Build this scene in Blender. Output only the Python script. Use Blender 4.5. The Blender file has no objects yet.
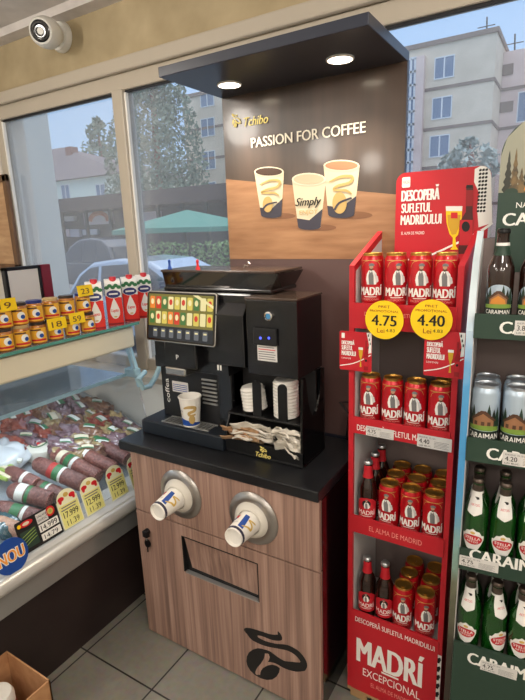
import bpy, bmesh, math, random
from mathutils import Vector, Matrix, noise
random.seed(7)
PI=math.pi; R=math.radians
scene=bpy.context.scene; COL=scene.collection
ORD=['first','second','third','fourth','fifth','sixth','seventh','eighth','ninth','tenth','eleventh','twelfth','thirteenth','fourteenth']
# ---------------------------------------------------------------- camera
YAW,PITCH,ROLL,FPX,H=.556,.2376,-.0373,498.64,1.686
fw=Vector((-math.sin(YAW)*math.cos(PITCH),math.cos(YAW)*math.cos(PITCH),-math.sin(PITCH)))
r0=Vector((math.cos(YAW),math.sin(YAW),0)); u0=r0.cross(fw)
cr,sr=math.cos(ROLL),math.sin(ROLL)
rr=cr*r0+sr*u0; uu=-sr*r0+cr*u0
EYE=Vector((0,0,H))
cd=bpy.data.cameras.new('camera'); cam=bpy.data.objects.new('camera',cd); COL.objects.link(cam)
m=Matrix((rr,uu,-fw)).transposed().to_4x4(); m.translation=EYE; cam.matrix_world=m
cd.sensor_fit='VERTICAL'; cd.sensor_height=24; cd.lens=FPX*24/700; cd.clip_start=.02; cd.clip_end=300
scene.camera=cam
def at(px,py,axis,val):
    d=fw+rr*((px-262.5)/FPX)-uu*((py-350)/FPX)
    t=(val-EYE[axis])/d[axis]; return EYE+d*t
def at_plane(px,py,P,N):
    d=fw+rr*((px-262.5)/FPX)-uu*((py-350)/FPX)
    t=(Vector(P)-EYE).dot(N)/d.dot(N); return EYE+d*t
# ---------------------------------------------------------------- materials
def lin(c):
    c=[x/255 for x in c]; return tuple((x/12.92 if x<=.04045 else ((x+.055)/1.055)**2.4) for x in c)+(1,)
MATS={}
def mat(name,c=(200,200,200),rough=.5,metal=0,emit=None,es=1,coat=0,trans=0,spec=.5,ior=1.45):
    if name in MATS: return MATS[name]
    mt=bpy.data.materials.new(name); mt.use_nodes=True; b=mt.node_tree.nodes['Principled BSDF']
    b.inputs['Base Color'].default_value=lin(c); b.inputs['Roughness'].default_value=rough; b.inputs['Metallic'].default_value=metal
    b.inputs['Coat Weight'].default_value=coat; b.inputs['Coat Roughness'].default_value=.08
    b.inputs['Transmission Weight'].default_value=trans; b.inputs['Specular IOR Level'].default_value=spec; b.inputs['IOR'].default_value=ior
    if emit: b.inputs['Emission Color'].default_value=lin(emit); b.inputs['Emission Strength'].default_value=es
    MATS[name]=mt; return mt
def noisy(name,c1,c2,scale=(8,8,8),rough=.5,detail=4,lo=.35,hi=.65,bump=0,coords='Object',metal=0,coat=0,c3=None,dist=0):
    mt=mat(name,c1,rough,metal,coat=coat); nt=mt.node_tree; b=nt.nodes['Principled BSDF']; N=nt.nodes.new; L=nt.links.new
    tc=N('ShaderNodeTexCoord'); mp=N('ShaderNodeMapping'); mp.inputs['Scale'].default_value=scale
    nz=N('ShaderNodeTexNoise'); nz.inputs['Scale'].default_value=1; nz.inputs['Detail'].default_value=detail; nz.inputs['Distortion'].default_value=dist
    cr_=N('ShaderNodeValToRGB'); e=cr_.color_ramp.elements
    e[0].position=lo; e[0].color=lin(c1); e[1].position=hi; e[1].color=lin(c2)
    if c3: x=e.new((lo+hi)/2); x.color=lin(c3)
    L(tc.outputs[coords],mp.inputs['Vector']); L(mp.outputs[0],nz.inputs['Vector']); L(nz.outputs['Fac'],cr_.inputs[0]); L(cr_.outputs[0],b.inputs['Base Color'])
    if bump:
        bp=N('ShaderNodeBump'); bp.inputs['Strength'].default_value=bump; bp.inputs['Distance'].default_value=.01
        L(nz.outputs['Fac'],bp.inputs['Height']); L(bp.outputs[0],b.inputs['Normal'])
    return mt
def glassy(name,tint=(235,242,245),refl=.08,rough=.02,haze=0,hc=(200,215,225)):
    mt=bpy.data.materials.new(name); mt.use_nodes=True; nt=mt.node_tree; nt.nodes.clear(); N=nt.nodes.new; L=nt.links.new
    o=N('ShaderNodeOutputMaterial'); t=N('ShaderNodeBsdfTransparent'); t.inputs[0].default_value=lin(tint)
    g=N('ShaderNodeBsdfGlossy'); g.inputs['Roughness'].default_value=rough; g.inputs[0].default_value=(1,1,1,1)
    fr=N('ShaderNodeFresnel'); fr.inputs[0].default_value=1.45
    ml=N('ShaderNodeMath'); ml.operation='MULTIPLY'; ml.inputs[1].default_value=refl/.04; ml.use_clamp=True
    mx=N('ShaderNodeMixShader'); L(fr.outputs[0],ml.inputs[0]); L(ml.outputs[0],mx.inputs[0])
    src=t
    if haze:
        d=N('ShaderNodeBsdfDiffuse'); d.inputs[0].default_value=lin(hc); m2=N('ShaderNodeMixShader'); m2.inputs[0].default_value=haze
        L(t.outputs[0],m2.inputs[1]); L(d.outputs[0],m2.inputs[2]); src=m2
    L(src.outputs[0],mx.inputs[1]); L(g.outputs[0],mx.inputs[2]); L(mx.outputs[0],o.inputs[0])
    MATS[name]=mt; return mt
# ---------------------------------------------------------------- mesh builder
TXT={}
def text_mesh(s,shear=0,offset=0,spacing=1):
    k=(s,shear,offset,spacing)
    if k in TXT: return TXT[k]
    cu=bpy.data.curves.new('t','FONT'); cu.body=s; cu.shear=shear; cu.offset=offset; cu.space_character=spacing; cu.resolution_u=3; cu.fill_mode='FRONT'
    ob=bpy.data.objects.new('t',cu); COL.objects.link(ob); bpy.context.view_layer.update()
    me=bpy.data.meshes.new_from_object(ob.evaluated_get(bpy.context.evaluated_depsgraph_get()))
    vs=[v.co.copy() for v in me.vertices]; fs=[tuple(p.vertices) for p in me.polygons]
    bpy.data.objects.remove(ob); bpy.data.meshes.remove(me); bpy.data.curves.remove(cu)
    xs=[v.x for v in vs]; ys=[v.y for v in vs]; x0,x1,y0,y1=min(xs),max(xs),min(ys),max(ys)
    vs=[((v.x-x0)/(x1-x0),(v.y-y0)/(y1-y0)) for v in vs]
    TXT[k]=(vs,fs); return TXT[k]
def ell(cx,cy,rx,ry=None,n=20,a0=0,a1=2*PI):
    ry=rx if ry is None else ry
    k=n if abs(a1-a0-2*PI)<1e-6 else n+1
    return [(cx+rx*math.cos(a0+(a1-a0)*i/n),cy+ry*math.sin(a0+(a1-a0)*i/n)) for i in range(k)]
def rect(x0,y0,x1,y1): return [(x0,y0),(x1,y0),(x1,y1),(x0,y1)]
def rrect(x0,y0,x1,y1,r,n=5,corners=(1,1,1,1)):
    o=[]
    for i,(cx,cy,a) in enumerate(((x1-r,y0+r,-PI/2),(x1-r,y1-r,0),(x0+r,y1-r,PI/2),(x0+r,y0+r,PI))):
        if corners[i]: o+=[(cx+r*math.cos(a+PI/2*j/n),cy+r*math.sin(a+PI/2*j/n)) for j in range(n+1)]
        else: o.append([(x1,y0),(x1,y1),(x0,y1),(x0,y0)][i])
    return o
def ribbon(pts,ws):
    # smooth ribbon quads through points with widths
    P=[Vector(p) for p in pts]; out=[]; S=[];W=[]
    n=len(P)
    for i in range(n-1):
        p0,p1,p2,p3=P[max(i-1,0)],P[i],P[i+1],P[min(i+2,n-1)]
        for j in range(6):
            t=j/6; S.append(.5*((2*p1)+(p2-p0)*t+(2*p0-5*p1+4*p2-p3)*t*t+(3*p1-p0-3*p2+p3)*t**3)); W.append(ws[i]*(1-t)+ws[i+1]*t)
    S.append(P[-1]); W.append(ws[-1]); Lf=[];Rt=[]
    for i,p in enumerate(S):
        d=(S[min(i+1,len(S)-1)]-S[max(i-1,0)]); d=d.normalized() if d.length>0 else Vector((1,0))
        nn=Vector((-d.y,d.x)); Lf.append(p+nn*W[i]/2); Rt.append(p-nn*W[i]/2)
    return [[tuple(Lf[i]),tuple(Lf[i+1]),tuple(Rt[i+1]),tuple(Rt[i])] for i in range(len(S)-1)]
def plane_map(O,U,V,N=None):
    O,U,V=Vector(O),Vector(U),Vector(V); N=U.cross(V).normalized() if N is None else Vector(N)
    return lambda u,v,l: O+U*u+V*v+N*l
def cyl_map(r,cx=0,cy=0,z0=0,phi=0,rf=None):
    def f(u,v,l):
        q=(rf(v) if rf else r); a=u/r+phi; return Vector((cx+(q+l)*math.sin(a),cy-(q+l)*math.cos(a),z0+v))
    return f
def px_map(axis,val,sgn=-1,rel=None):
    def f(u,v,l):
        p=at(u,v,axis,val); p[axis]+=sgn*l; return p
    return f
class MB:
    def __init__(s): s.v=[];s.f=[];s.fm=[];s.ms=[];s.cur=0
    def m(s,mt):
        if isinstance(mt,str): mt=MATS[mt]
        if mt not in s.ms: s.ms.append(mt)
        s.cur=s.ms.index(mt); return s
    def add(s,vs,fs):
        o=len(s.v); s.v+=[Vector(p) for p in vs]; s.f+=[tuple(i+o for i in f) for f in fs]; s.fm+=[s.cur]*len(fs); return s
    def box(s,x0,x1,y0,y1,z0,z1):
        return s.add([(x0,y0,z0),(x1,y0,z0),(x1,y1,z0),(x0,y1,z0),(x0,y0,z1),(x1,y0,z1),(x1,y1,z1),(x0,y1,z1)],
          [(0,3,2,1),(4,5,6,7),(0,1,5,4),(1,2,6,5),(2,3,7,6),(3,0,4,7)])
    def hexa(s,bot,top):
        return s.add(list(bot)+list(top),[(0,3,2,1),(4,5,6,7),(0,1,5,4),(1,2,6,5),(2,3,7,6),(3,0,4,7)])
    def prism(s,poly,mapf,d0,d1):
        n=len(poly); a=[mapf(u,v,d0) for u,v in poly]; b=[mapf(u,v,d1) for u,v in poly]
        return s.add(a+b,[tuple(range(n))[::-1],tuple(range(n,2*n))]+[(i,(i+1)%n,n+(i+1)%n,n+i) for i in range(n)])
    def frust(s,p0,p1,r0,r1,n=20,cap=True):
        p0,p1=Vector(p0),Vector(p1); d=(p1-p0).normalized(); a=d.orthogonal().normalized(); b=d.cross(a)
        A=[p0+(a*math.cos(2*PI*i/n)+b*math.sin(2*PI*i/n))*r0 for i in range(n)]; B=[p1+(a*math.cos(2*PI*i/n)+b*math.sin(2*PI*i/n))*r1 for i in range(n)]
        fs=[(i,(i+1)%n,n+(i+1)%n,n+i) for i in range(n)]
        if cap: fs+=[tuple(range(n))[::-1],tuple(range(n,2*n))]
        return s.add(A+B,fs)
    def tube(s,path,r,n=8):
        P=[Vector(p) for p in path]; rs=r if isinstance(r,(list,tuple)) else [r]*len(P); vs=[];fs=[]
        d0=(P[1]-P[0]).normalized(); a=d0.orthogonal().normalized()
        for i,p in enumerate(P):
            d=(P[min(i+1,len(P)-1)]-P[max(i-1,0)]).normalized(); a=(a-d*a.dot(d)).normalized(); b=d.cross(a)
            vs+=[p+(a*math.cos(2*PI*j/n)+b*math.sin(2*PI*j/n))*rs[i] for j in range(n)]
        for i in range(len(P)-1): fs+=[(i*n+j,i*n+(j+1)%n,(i+1)*n+(j+1)%n,(i+1)*n+j) for j in range(n)]
        fs+=[tuple(range(n))[::-1],tuple(range((len(P)-1)*n,len(P)*n))]
        return s.add(vs,fs)
    def lathe(s,prof,c=(0,0,0),n=24,axis=None,cap=True):
        # prof [(r,h)], axis direction (default z)
        d=Vector(axis).normalized() if axis else Vector((0,0,1)); c=Vector(c)
        a=Vector((1,0,0)) if not axis else d.orthogonal().normalized(); b=d.cross(a); vs=[];fs=[]
        for r,h in prof: vs+=[c+d*h+(a*math.cos(2*PI*j/n)+b*math.sin(2*PI*j/n))*r for j in range(n)]
        for i in range(len(prof)-1): fs+=[(i*n+j,i*n+(j+1)%n,(i+1)*n+(j+1)%n,(i+1)*n+j) for j in range(n)]
        if cap: fs+=[tuple(range(n))[::-1],tuple(range((len(prof)-1)*n,len(prof)*n))]
        return s.add(vs,fs)
    def grid(s,nu,nv,fn,close=False):
        vs=[fn(i/nu,j/nv) for i in range(nu+1) for j in range(nv+1)]
        return s.add(vs,[(i*(nv+1)+j,(i+1)*(nv+1)+j,(i+1)*(nv+1)+j+1,i*(nv+1)+j+1) for i in range(nu) for j in range(nv)])
    def flat(s,vs2,fs,mapf,lay,cut):
        bm=bmesh.new(); bv=[bm.verts.new((x,y,0)) for x,y in vs2]
        for f in fs:
            try: bm.faces.new([bv[i] for i in f])
            except ValueError: pass
        bmesh.ops.triangulate(bm,faces=bm.faces[:])
        if cut:
            xs=[v.co.x for v in bm.verts]; x0,x1=min(xs),max(xs); k=math.floor(x0/cut)+1
            while k*cut<x1:
                bmesh.ops.bisect_plane(bm,geom=bm.verts[:]+bm.edges[:]+bm.faces[:],plane_co=(k*cut,0,0),plane_no=(1,0,0)); k+=1
        bm.verts.index_update(); o=len(s.v)
        s.v+=[Vector(mapf(v.co.x,v.co.y,lay)) for v in bm.verts]
        for f in bm.faces: s.f.append(tuple(v.index+o for v in f.verts)); s.fm.append(s.cur)
        bm.free(); return s
    def art(s,poly,mt,mapf,lay=.0006,cut=None):
        s.m(mt); return s.flat(poly,[tuple(range(len(poly)))],mapf,lay,cut)
    def arts(s,polys,mt,mapf,lay=.0006,cut=None):
        for p in polys: s.art(p,mt,mapf,lay,cut)
        return s
    def text(s,st,mt,x,y,w,h,mapf,lay=.0012,cut=None,shear=0,off=0,sp=1):
        vs,fs=text_mesh(st,shear,0,sp); s.m(mt); k=off*1.3*h
        for i,dx in enumerate((-k,0,k) if off>0 else (0,)): s.flat([(x+k+a*(w-2*k)+dx,y+b*h) for a,b in vs],fs,mapf,lay+i*.00004,cut)
        return s
    def build(s,name,parent=None,smooth=False,bevel=0,seg=2,org=None,ang=35):
        o3=Vector(org) if org else (Vector(ORG.get(parent.name,(0,0,0))) if parent else Vector((0,0,0)))
        me=bpy.data.meshes.new(name); me.from_pydata([p-o3 for p in s.v],[],s.f)
        for mt in s.ms: me.materials.append(mt)
        me.polygons.foreach_set('material_index',s.fm)
        bm=bmesh.new(); bm.from_mesh(me); bmesh.ops.recalc_face_normals(bm,faces=bm.faces[:]) if not getattr(s,'keep',False) else None
        bm.to_mesh(me); bm.free()
        if smooth: me.shade_smooth(); me.set_sharp_from_angle(angle=R(ang))
        ob=bpy.data.objects.new(name,me); COL.objects.link(ob)
        if parent: ob.parent=parent; ORG[ob.name]=tuple(o3)
        elif org: ob.location=o3; ORG[ob.name]=tuple(o3)
        if bevel:
            md=ob.modifiers.new('edge','BEVEL'); md.width=bevel; md.segments=seg; md.limit_method='ANGLE'; md.angle_limit=R(40)
        return ob
ORG={}
def tag(o,label=None,cat=None,group=None,kind=None):
    if label: o['label']=label
    if cat: o['category']=cat
    if group: o['group']=group
    if kind: o['kind']=kind
    return o
def thing(name,label,cat,loc=(0,0,0),rotz=0,group=None,local=False):
    o=bpy.data.objects.new(name,None); COL.objects.link(o); o.location=loc; o.rotation_euler=(0,0,rotz); o.empty_display_size=.05
    ORG[o.name]=(0,0,0) if local else tuple(loc)
    return tag(o,label,cat,group)
def dup(o,loc=None,rot=None,label=None,group=None,parent=None):
    c=o.copy(); COL.objects.link(c); ORG[c.name]=ORG.get(o.name,(0,0,0))
    if parent: c.parent=parent
    if loc is not None: c.location=loc
    if rot is not None: c.rotation_euler=rot if hasattr(rot,'__len__') else (0,0,rot)
    if label: c['label']=label
    if group: c['group']=group
    for ch in list(o.children): dup(ch,parent=c)
    return c
def struct(o): o['kind']='structure'; return o
# palette
noisy('plaster_wall',(162,146,114),(184,167,134),(6,6,6),.85,6,.3,.7,.05)
noisy('plaster_ceiling',(200,194,190),(220,214,210),(9,9,9),.9,6,.3,.7,.05)
mat('pvc',(186,176,160),.35); mat('white_wall',(215,210,200),.8); mat('gasket',(25,25,28),.6)
mat('black',(12,12,14),.35); mat('black_gloss',(10,10,12),.12,coat=.3); mat('black_matte',(16,16,18),.6); mat('navy',(20,28,40),.45)
mat('counter_black',(26,27,30),.28); mat('steel',(190,188,185),.22,1); mat('brushed',(170,166,162),.32,.9); mat('chrome',(215,213,210),.12,1); mat('dark_metal',(60,60,62),.35,1)
mat('white',(235,233,228),.45); mat('paper_white',(232,228,220),.7); mat('cream',(226,216,190),.6); mat('gold',(196,152,70),.3,1)
mat('red',(190,30,42),.45); mat('red_can',(192,20,32),.28,.3,coat=.3); mat('red_dark',(150,18,26),.45); mat('yellow',(250,208,20),.55)
mat('print_white',(240,238,232),.6); mat('print_black',(22,20,20),.6); mat('print_gold',(205,172,90),.5); mat('print_grey',(120,118,118),.6); mat('skin_print',(200,150,120),.6)
mat('print_red',(205,30,38),.5); mat('print_navy',(52,52,72),.5); mat('print_blue',(25,70,150),.5); mat('print_brown',(98,62,40),.5); mat('print_green',(40,105,58),.5)
mat('green_dark',(40,62,50),.55); mat('lab_grey',(215,212,208),.6); mat('red_pale',(235,150,140),.6)
glassy('window_glass',(250,252,254),.010,.01,.12,(200,214,232)); glassy('deli_glass',(250,252,254),.02,.02,.03); glassy('shelf_glass',(215,232,235),.05,.06,.45,(186,202,212)); glassy('smoke_plastic',(110,100,95),.1,.05,.12,(80,70,62))  # window haze: room reflections on the panes put in as a pale diffuse veil
# wood with a vertical grain, floor tiles
def wood(name,c1,c2,c3,sc):
    mt=noisy(name,c1,c2,sc,.42,5,.3,.7,.03,c3=c3,dist=.4); return mt
wood('wood_front',(122,97,87),(176,145,130),(152,121,107),(75,75,1.6))
wood('wood_light',(176,138,100),(200,164,124),(188,150,112),(8,40,40))
wood('wood_brown',(92,66,44),(128,92,60),(108,78,52),(30,30,3))
noisy('cardboard',(172,124,84),(186,140,98),(30,30,30),.85)
def tile_mat():
    mt=mat('floor_tile',(120,116,108),.32); nt=mt.node_tree; b=nt.nodes['Principled BSDF']; N=nt.nodes.new; L=nt.links.new
    tc=N('ShaderNodeTexCoord'); mp=N('ShaderNodeMapping'); mp.inputs['Location'].default_value=(1.213+.366*20,-1.063+.366*20,0)
    br=N('ShaderNodeTexBrick'); br.offset=0; br.squash=1; br.inputs['Scale'].default_value=1; br.inputs['Brick Width'].default_value=.366; br.inputs['Row Height'].default_value=.366
    br.inputs['Mortar Size'].default_value=.0035; br.inputs['Mortar Smooth'].default_value=.1
    br.inputs['Color1'].default_value=lin((132,128,119)); br.inputs['Color2'].default_value=lin((139,135,125)); br.inputs['Mortar'].default_value=lin((42,38,34))
    nz=N('ShaderNodeTexNoise'); nz.inputs['Scale'].default_value=40; nz.inputs['Detail'].default_value=5
    mx=N('ShaderNodeMix'); mx.data_type='RGBA'; mx.blend_type='OVERLAY'; mx.inputs[0].default_value=.25
    L(tc.outputs['Object'],mp.inputs[0]); L(mp.outputs[0],br.inputs[0]); L(tc.outputs['Object'],nz.inputs['Vector'])
    L(br.outputs['Color'],mx.inputs[6]); L(nz.outputs['Color'],mx.inputs[7]); L(mx.outputs[2],b.inputs['Base Color'])
tile_mat()
# ---------------------------------------------------------------- room shell
XL,XR,YB,YF,ZC=-3.05,2.4,1.80,-3.2,2.70
def bx(name,mt,*a,parent=None,bevel=0): return MB().m(mt).box(*a).build(name,parent,bevel=bevel)
struct(bx('floor','floor_tile',XL-.2,XR+.2,YF-.2,YB+.2,-.12,0))
struct(bx('ceiling','plaster_ceiling',XL-.2,XR+.2,YF-.2,YB+.2,ZC,ZC+.12))
struct(bx('wall_left','white_wall',XL-.15,XL,YF,YB,0,ZC)); struct(bx('wall_right','white_wall',XR,XR+.15,YF,YB,0,ZC)); struct(bx('wall_front','white_wall',XL-.15,XR+.15,YF-.15,YF,0,ZC))
WX0,WX1,WZ0,WZ1=-2.825,1.3,1.0,2.40
w=MB().m('plaster_wall'); w.box(XL-.15,XR+.15,YB,YB+.18,WZ1,ZC); w.m('white_wall'); w.box(XL-.15,WX0,YB,YB+.18,0,WZ1); w.box(WX1,XR+.15,YB,YB+.18,0,WZ1); w.box(WX0,WX1,YB,YB+.18,0,WZ0)
struct(w.build('wall_back'))
struct(MB().m('plaster_ceiling').hexa([(XL,YB-.075,ZC-.03),(XR,YB-.075,ZC-.03),(XR,YB,ZC-.03),(XL,YB,ZC-.03)],[(XL,YB-.085,ZC),(XR,YB-.085,ZC),(XR,YB,ZC),(XL,YB,ZC)]).build('trim_1'))
struct(bx('trim_2','pvc',XL,XR,YB-.03,YB,2.392,2.45,bevel=.008))
win=struct(thing('window_1',None,None,(-.7,YB,WZ0)))
fy0,fy1=YB+.004,YB+.07
f=MB().m('pvc'); f.box(WX0,WX1,fy0,fy1,2.325,WZ1); f.box(WX0,WX1,fy0,fy1,WZ0,WZ0+.06); f.box(WX0,WX0+.05,fy0,fy1,WZ0,WZ1); f.box(WX1-.06,WX1,fy0,fy1,WZ0,WZ1); f.box(-1.885,-1.818,fy0-.01,fy1,WZ0,2.33)
f.build('window_frame',win,bevel=.006)['kind']='structure'
g=MB().m('gasket')
for a,b in ((WX0+.05,-1.885),(-1.818,WX1-.06)):
    g.box(a,b,fy0+.012,fy0+.02,2.315,2.327); g.box(b-.008,b,fy0+.012,fy0+.02,WZ0+.06,2.32)
g.m('print_white')
for a in (WX0+.05,-1.818): g.box(a,a+.011,fy0+.004,fy0+.02,WZ0+.06,2.315)  # white strips stand in for the highlight along each pane's left edge
g.build('gasket',win)['kind']='structure'
for a,b in ((WX0+.045,-1.88),(-1.823,WX1-.055)):
    MB().m('window_glass').box(a,b,fy0+.03,fy0+.036,WZ0+.055,2.33).build('window_pane',win)['kind']='structure'
MB().m('pvc').box(WX0,WX1,YB-.1,YB+.004,WZ0-.03,WZ0).build('window_sill',win,bevel=.005)['kind']='structure'
# wooden framed picture on the pier at the far left
p=thing('wall_picture','brown wooden picture frame hanging on the pale pier beside the window','picture',(-2.86,1.78,1.7))
a=MB().m('wood_brown'); x0,x1,z0,z1=-3.03,-2.765,1.50,2.04
a.box(x0,x1,1.775,1.798,z1-.04,z1); a.box(x0,x1,1.775,1.798,z0,z0+.04); a.box(x0,x0+.04,1.775,1.798,z0,z1); a.box(x1-.035,x1,1.775,1.798,z0,z1); a.build('frame',p,bevel=.004)
bx('picture_panel','wood_light',x0+.03,x1-.03,1.785,1.797,z0+.03,z1-.03,parent=p)
# ---------------------------------------------------------------- camera dome
mat('cctv_white',(222,220,212),.4); mat('lens_black',(12,13,18),.1,coat=1)
c1=at(61,37,1,YB-.012); F=at(40.5,31,1,1.60); c=thing('security_camera','white turret security camera mounted high under the ceiling above the window','security camera',(c1.x,YB,c1.z))
MB().m('cctv_white').lathe([(0,0),(.066,0),(.068,.012),(.06,.03),(.04,.036),(0,.036)],(c1.x,YB-.001,c1.z),28,(0,-1,0)).build('mount_base',c,True)
d=(F-c1).normalized(); e=F-d*.055; L_=(F-c1).length
MB().m('cctv_white').tube([c1,e-d*.02],.034,16).build('swivel_arm',c,True)
MB().m('cctv_white').lathe([(0,-.07),(.035,-.068),(.056,-.05),(.064,-.02),(.064,.01),(.058,.04),(.05,.055),(.043,.058)],e,32,d).build('housing',c,True)
lens=MB().m('lens_black').lathe([(0,.05),(.043,.05),(.043,.060),(.038,.062),(.016,.060),(.012,.056),(0,.056)],e,32,d).build('lens',c,True)
l=MB().m('dark_metal'); l.lathe([(.024,.0625),(.027,.0640),(.030,.0630)],e,28,d,cap=False); l.build('lens_ring',lens,True)
# ---------------------------------------------------------------- deli case
noisy('deli_base',(40,30,30),(48,38,36),(5,5,5),.35); mat('alu_grey',(168,168,166),.3,.6); mat('alu_light',(205,203,198),.3,.3); mat('ice_blue',(170,205,215),.4); mat('tray_white',(150,158,166),.4); mat('deli_back',(96,108,120),.4)
DY0,DY1,DYB=-.25,1.63,1.765
dc=thing('deli_display_case','long refrigerated deli case full of cured meats under a glass front','display case',(-2.0,.7,0))
bx('base_panel','deli_base',-2.4,-1.615,DY0,DYB,0,.44,parent=dc)
bx('front_panel','alu_grey',-1.66,-1.57,DY0,DYB,.402,.50,parent=dc,bevel=.004)
MB().m('alu_light').tube([(-1.562,DY0,.528),(-1.562,DYB,.528)],.03,16).build('bumper_rail',dc,True)
MB().m('alu_light').hexa([(-1.66,DY0,.5),(-1.56,DY0,.5),(-1.56,DYB,.5),(-1.66,DYB,.5)],[(-1.66,DY0,.60),(-1.565,DY0,.558),(-1.565,DYB,.558),(-1.66,DYB,.60)]).build('front_ledge',dc)
SL=.29; BN=Vector((SL,0,1)).normalized(); BP=Vector((-1.63,0,.575))
def bedz(x): return .575+(-1.63-x)*SL
bd=MB().m('tray_white').hexa([(-2.42,DY0+.02,.5),(-1.63,DY0+.02,.5),(-1.63,DYB-.02,.5),(-2.42,DYB-.02,.5)],[(-2.42,DY0+.02,bedz(-2.42)),(-1.63,DY0+.02,bedz(-1.63)),(-1.63,DYB-.02,bedz(-1.63)),(-2.42,DYB-.02,bedz(-2.42))]); bd.build('display_bed',dc)
bx('back_panel','deli_back',-2.45,-2.42,DY0,DYB,.4,1.28,parent=dc)
bx('valance','cream',-1.80,-1.715,DY0,DY1,1.172,1.268,parent=dc,bevel=.01)
mat('led_strip',(255,255,255),.4,emit=(225,240,255),es=1.2); bx('lamp_strip','led_strip',-1.79,-1.765,DY0+.05,DY1-.06,1.162,1.171,parent=dc)
bx('top_shelf','shelf_glass',-2.06,-1.70,DY0,DY1+.02,1.276,1.288,parent=dc); mat('glass_edge',(90,150,135),.2); bx('shelf_edge','glass_edge',-1.70,-1.697,DY0,DY1+.02,1.276,1.288,parent=dc)
bx('shelf_support','alu_light',-2.06,-1.99,DY0,DY1,1.17,1.275,parent=dc)
bx('glass_shelf','shelf_glass',-2.2,-1.755,DY0,DY1-.04,1.036,1.044,parent=dc); bx('shelf_trim','ice_blue',-1.757,-1.751,DY0,DY1-.04,1.033,1.047,parent=dc)
MB().m('deli_glass').hexa([(-1.612,DY0,.582),(-1.606,DY0,.582),(-1.606,DY1-.03,.582),(-1.612,DY1-.03,.582)],[(-1.725,DY0,1.172),(-1.719,DY0,1.172),(-1.719,DY1-.03,1.172),(-1.725,DY1-.03,1.172)]).build('front_glass',dc)
for yy in (DY0,DYB-.03):
    MB().m('tray_white').hexa([(-2.42,yy,.5),(-1.60,yy,.5),(-1.60,yy+.03,.5),(-2.42,yy+.03,.5)],[(-2.42,yy,.86),(-1.625,yy,.63),(-1.625,yy+.03,.63),(-2.42,yy+.03,.86)]).build('end_panel',dc,bevel=.006)
for yy in (DY0,DY1-.03):
    MB().m('ice_blue').hexa([(-1.70,yy,.98),(-1.675,yy,.98),(-1.675,yy+.025,.98),(-1.70,yy+.025,.98)],[(-1.76,yy,1.18),(-1.735,yy,1.18),(-1.735,yy+.025,1.18),(-1.76,yy+.025,1.18)]).m('ice_blue').box(-1.765,-1.695,yy-.01,yy+.03,1.03,1.07).build('end_post',dc,bevel=.004)
q=[at(x,y,0,-1.60) for x,y in ((138,380),(143,388),(150,386),(156,376),(160,366),(162,352))]
MB().m('ice_blue').tube([(-1.64,1.6,q[0].z+.01)]+q,.012,10).build('drain_hose',dc,True)
# ---------------------------------------------------------------- cured meats
noisy('salami_dark',(84,48,44),(140,92,86),(110,110,110),.45,3,.3,.7,.3); noisy('salami_red',(98,52,46),(156,98,86),(120,120,120),.42,3,.3,.7,.3); noisy('salami_pale',(170,120,96),(204,164,138),(60,60,60),.45,3,.3,.7,.2)
noisy('salami_cut',(120,48,46),(196,140,130),(160,160,160),.5,2,.4,.62)
noisy('pack_red',(120,38,32),(182,100,82),(34,34,34),.18,4,.3,.7,.5,coat=.8); noisy('pack_brown',(90,54,42),(154,112,86),(34,34,34),.2,4,.3,.7,.5,coat=.8); noisy('pack_gold',(120,92,60),(192,170,124),(40,40,40),.2,4,.3,.7,.5,coat=.8); noisy('pack_plum',(84,48,52),(152,124,134),(36,36,36),.2,4,.3,.7,.5,coat=.8)
mat('cheese_white',(228,226,214),.35,coat=.4); mat('pack_white',(220,226,232),.25,coat=.6); mat('pack_green',(150,176,84),.3,coat=.6); mat('band_green',(44,112,66),.4); mat('band_white',(225,228,222),.4); mat('band_red',(170,40,36),.4); mat('pack_teal',(46,84,92),.25,coat=.6)
def bed(px,py,h=0): return at_plane(px,py,BP+BN*h,BN)
def salami(label,a,b,r,m1='salami_dark',bands=((.42,.10,'band_green'),(.54,.05,'band_white')),h=None,grp='salami rolls in the deli case'):
    h=r if h is None else h
    A=bed(*a,h); B=bed(*b,h); L=(B-A).length; d=(B-A).normalized(); c=(A+B)/2
    o=thing('salami',label,'salami',tuple(c-BN*r*.9),group=grp)
    MB().m(m1).lathe([(0,0),(r*.55,.004),(r*.9,.018),(r,.04),(r*1.02,L*.5),(r,L-.006),(r*.97,L-.001)],A,20,d,cap=False).build('casing',o,True)
    MB().m('salami_cut').lathe([(r*.97,L-.001),(r*.9,L+.003),(0,L+.005)],A,20,d,cap=False).build('cut_end',o,True)
    for t,w_,mt in bands: MB().m(mt).lathe([(r*1.03,L*t),(r*1.035,L*(t+w_/2)),(r*1.03,L*(t+w_))],A,20,d,cap=False).build('paper_band',o,True)
    return o
salami('speckled salami with green band, lying underneath the leading pair of rolls',(26,482),(66,499),.034,'salami_dark')
salami('long dark salami behind the first yellow price tag, stacked on another roll',(34,462),(83,484),.034,'salami_dark',((.36,.1,'band_red'),(.46,.12,'band_green'),(.58,.05,'band_white')),.085)
salami('salami with pale band behind the second yellow price tag',(52,452),(98,477),.034,'salami_red',((.2,.1,'cream'),(.36,.1,'band_green'),(.48,.06,'band_white')),.05)
salami('reddish salami behind the third yellow price tag',(74,450),(114,469),.034,'salami_red',((.1,.12,'band_green'),(.28,.08,'band_white')),.05)
salami('salami tucked furthest along the front row beside the counter edge',(92,441),(127,459),.034,'salami_dark',((.06,.14,'band_green'),(.24,.06,'band_white')),.05)
salami('thick salami with its cut end showing behind the black price card',(8,489),(50,500),.036,'salami_dark',((.25,.2,'band_white'),(.48,.08,'band_green')),.05)
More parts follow.
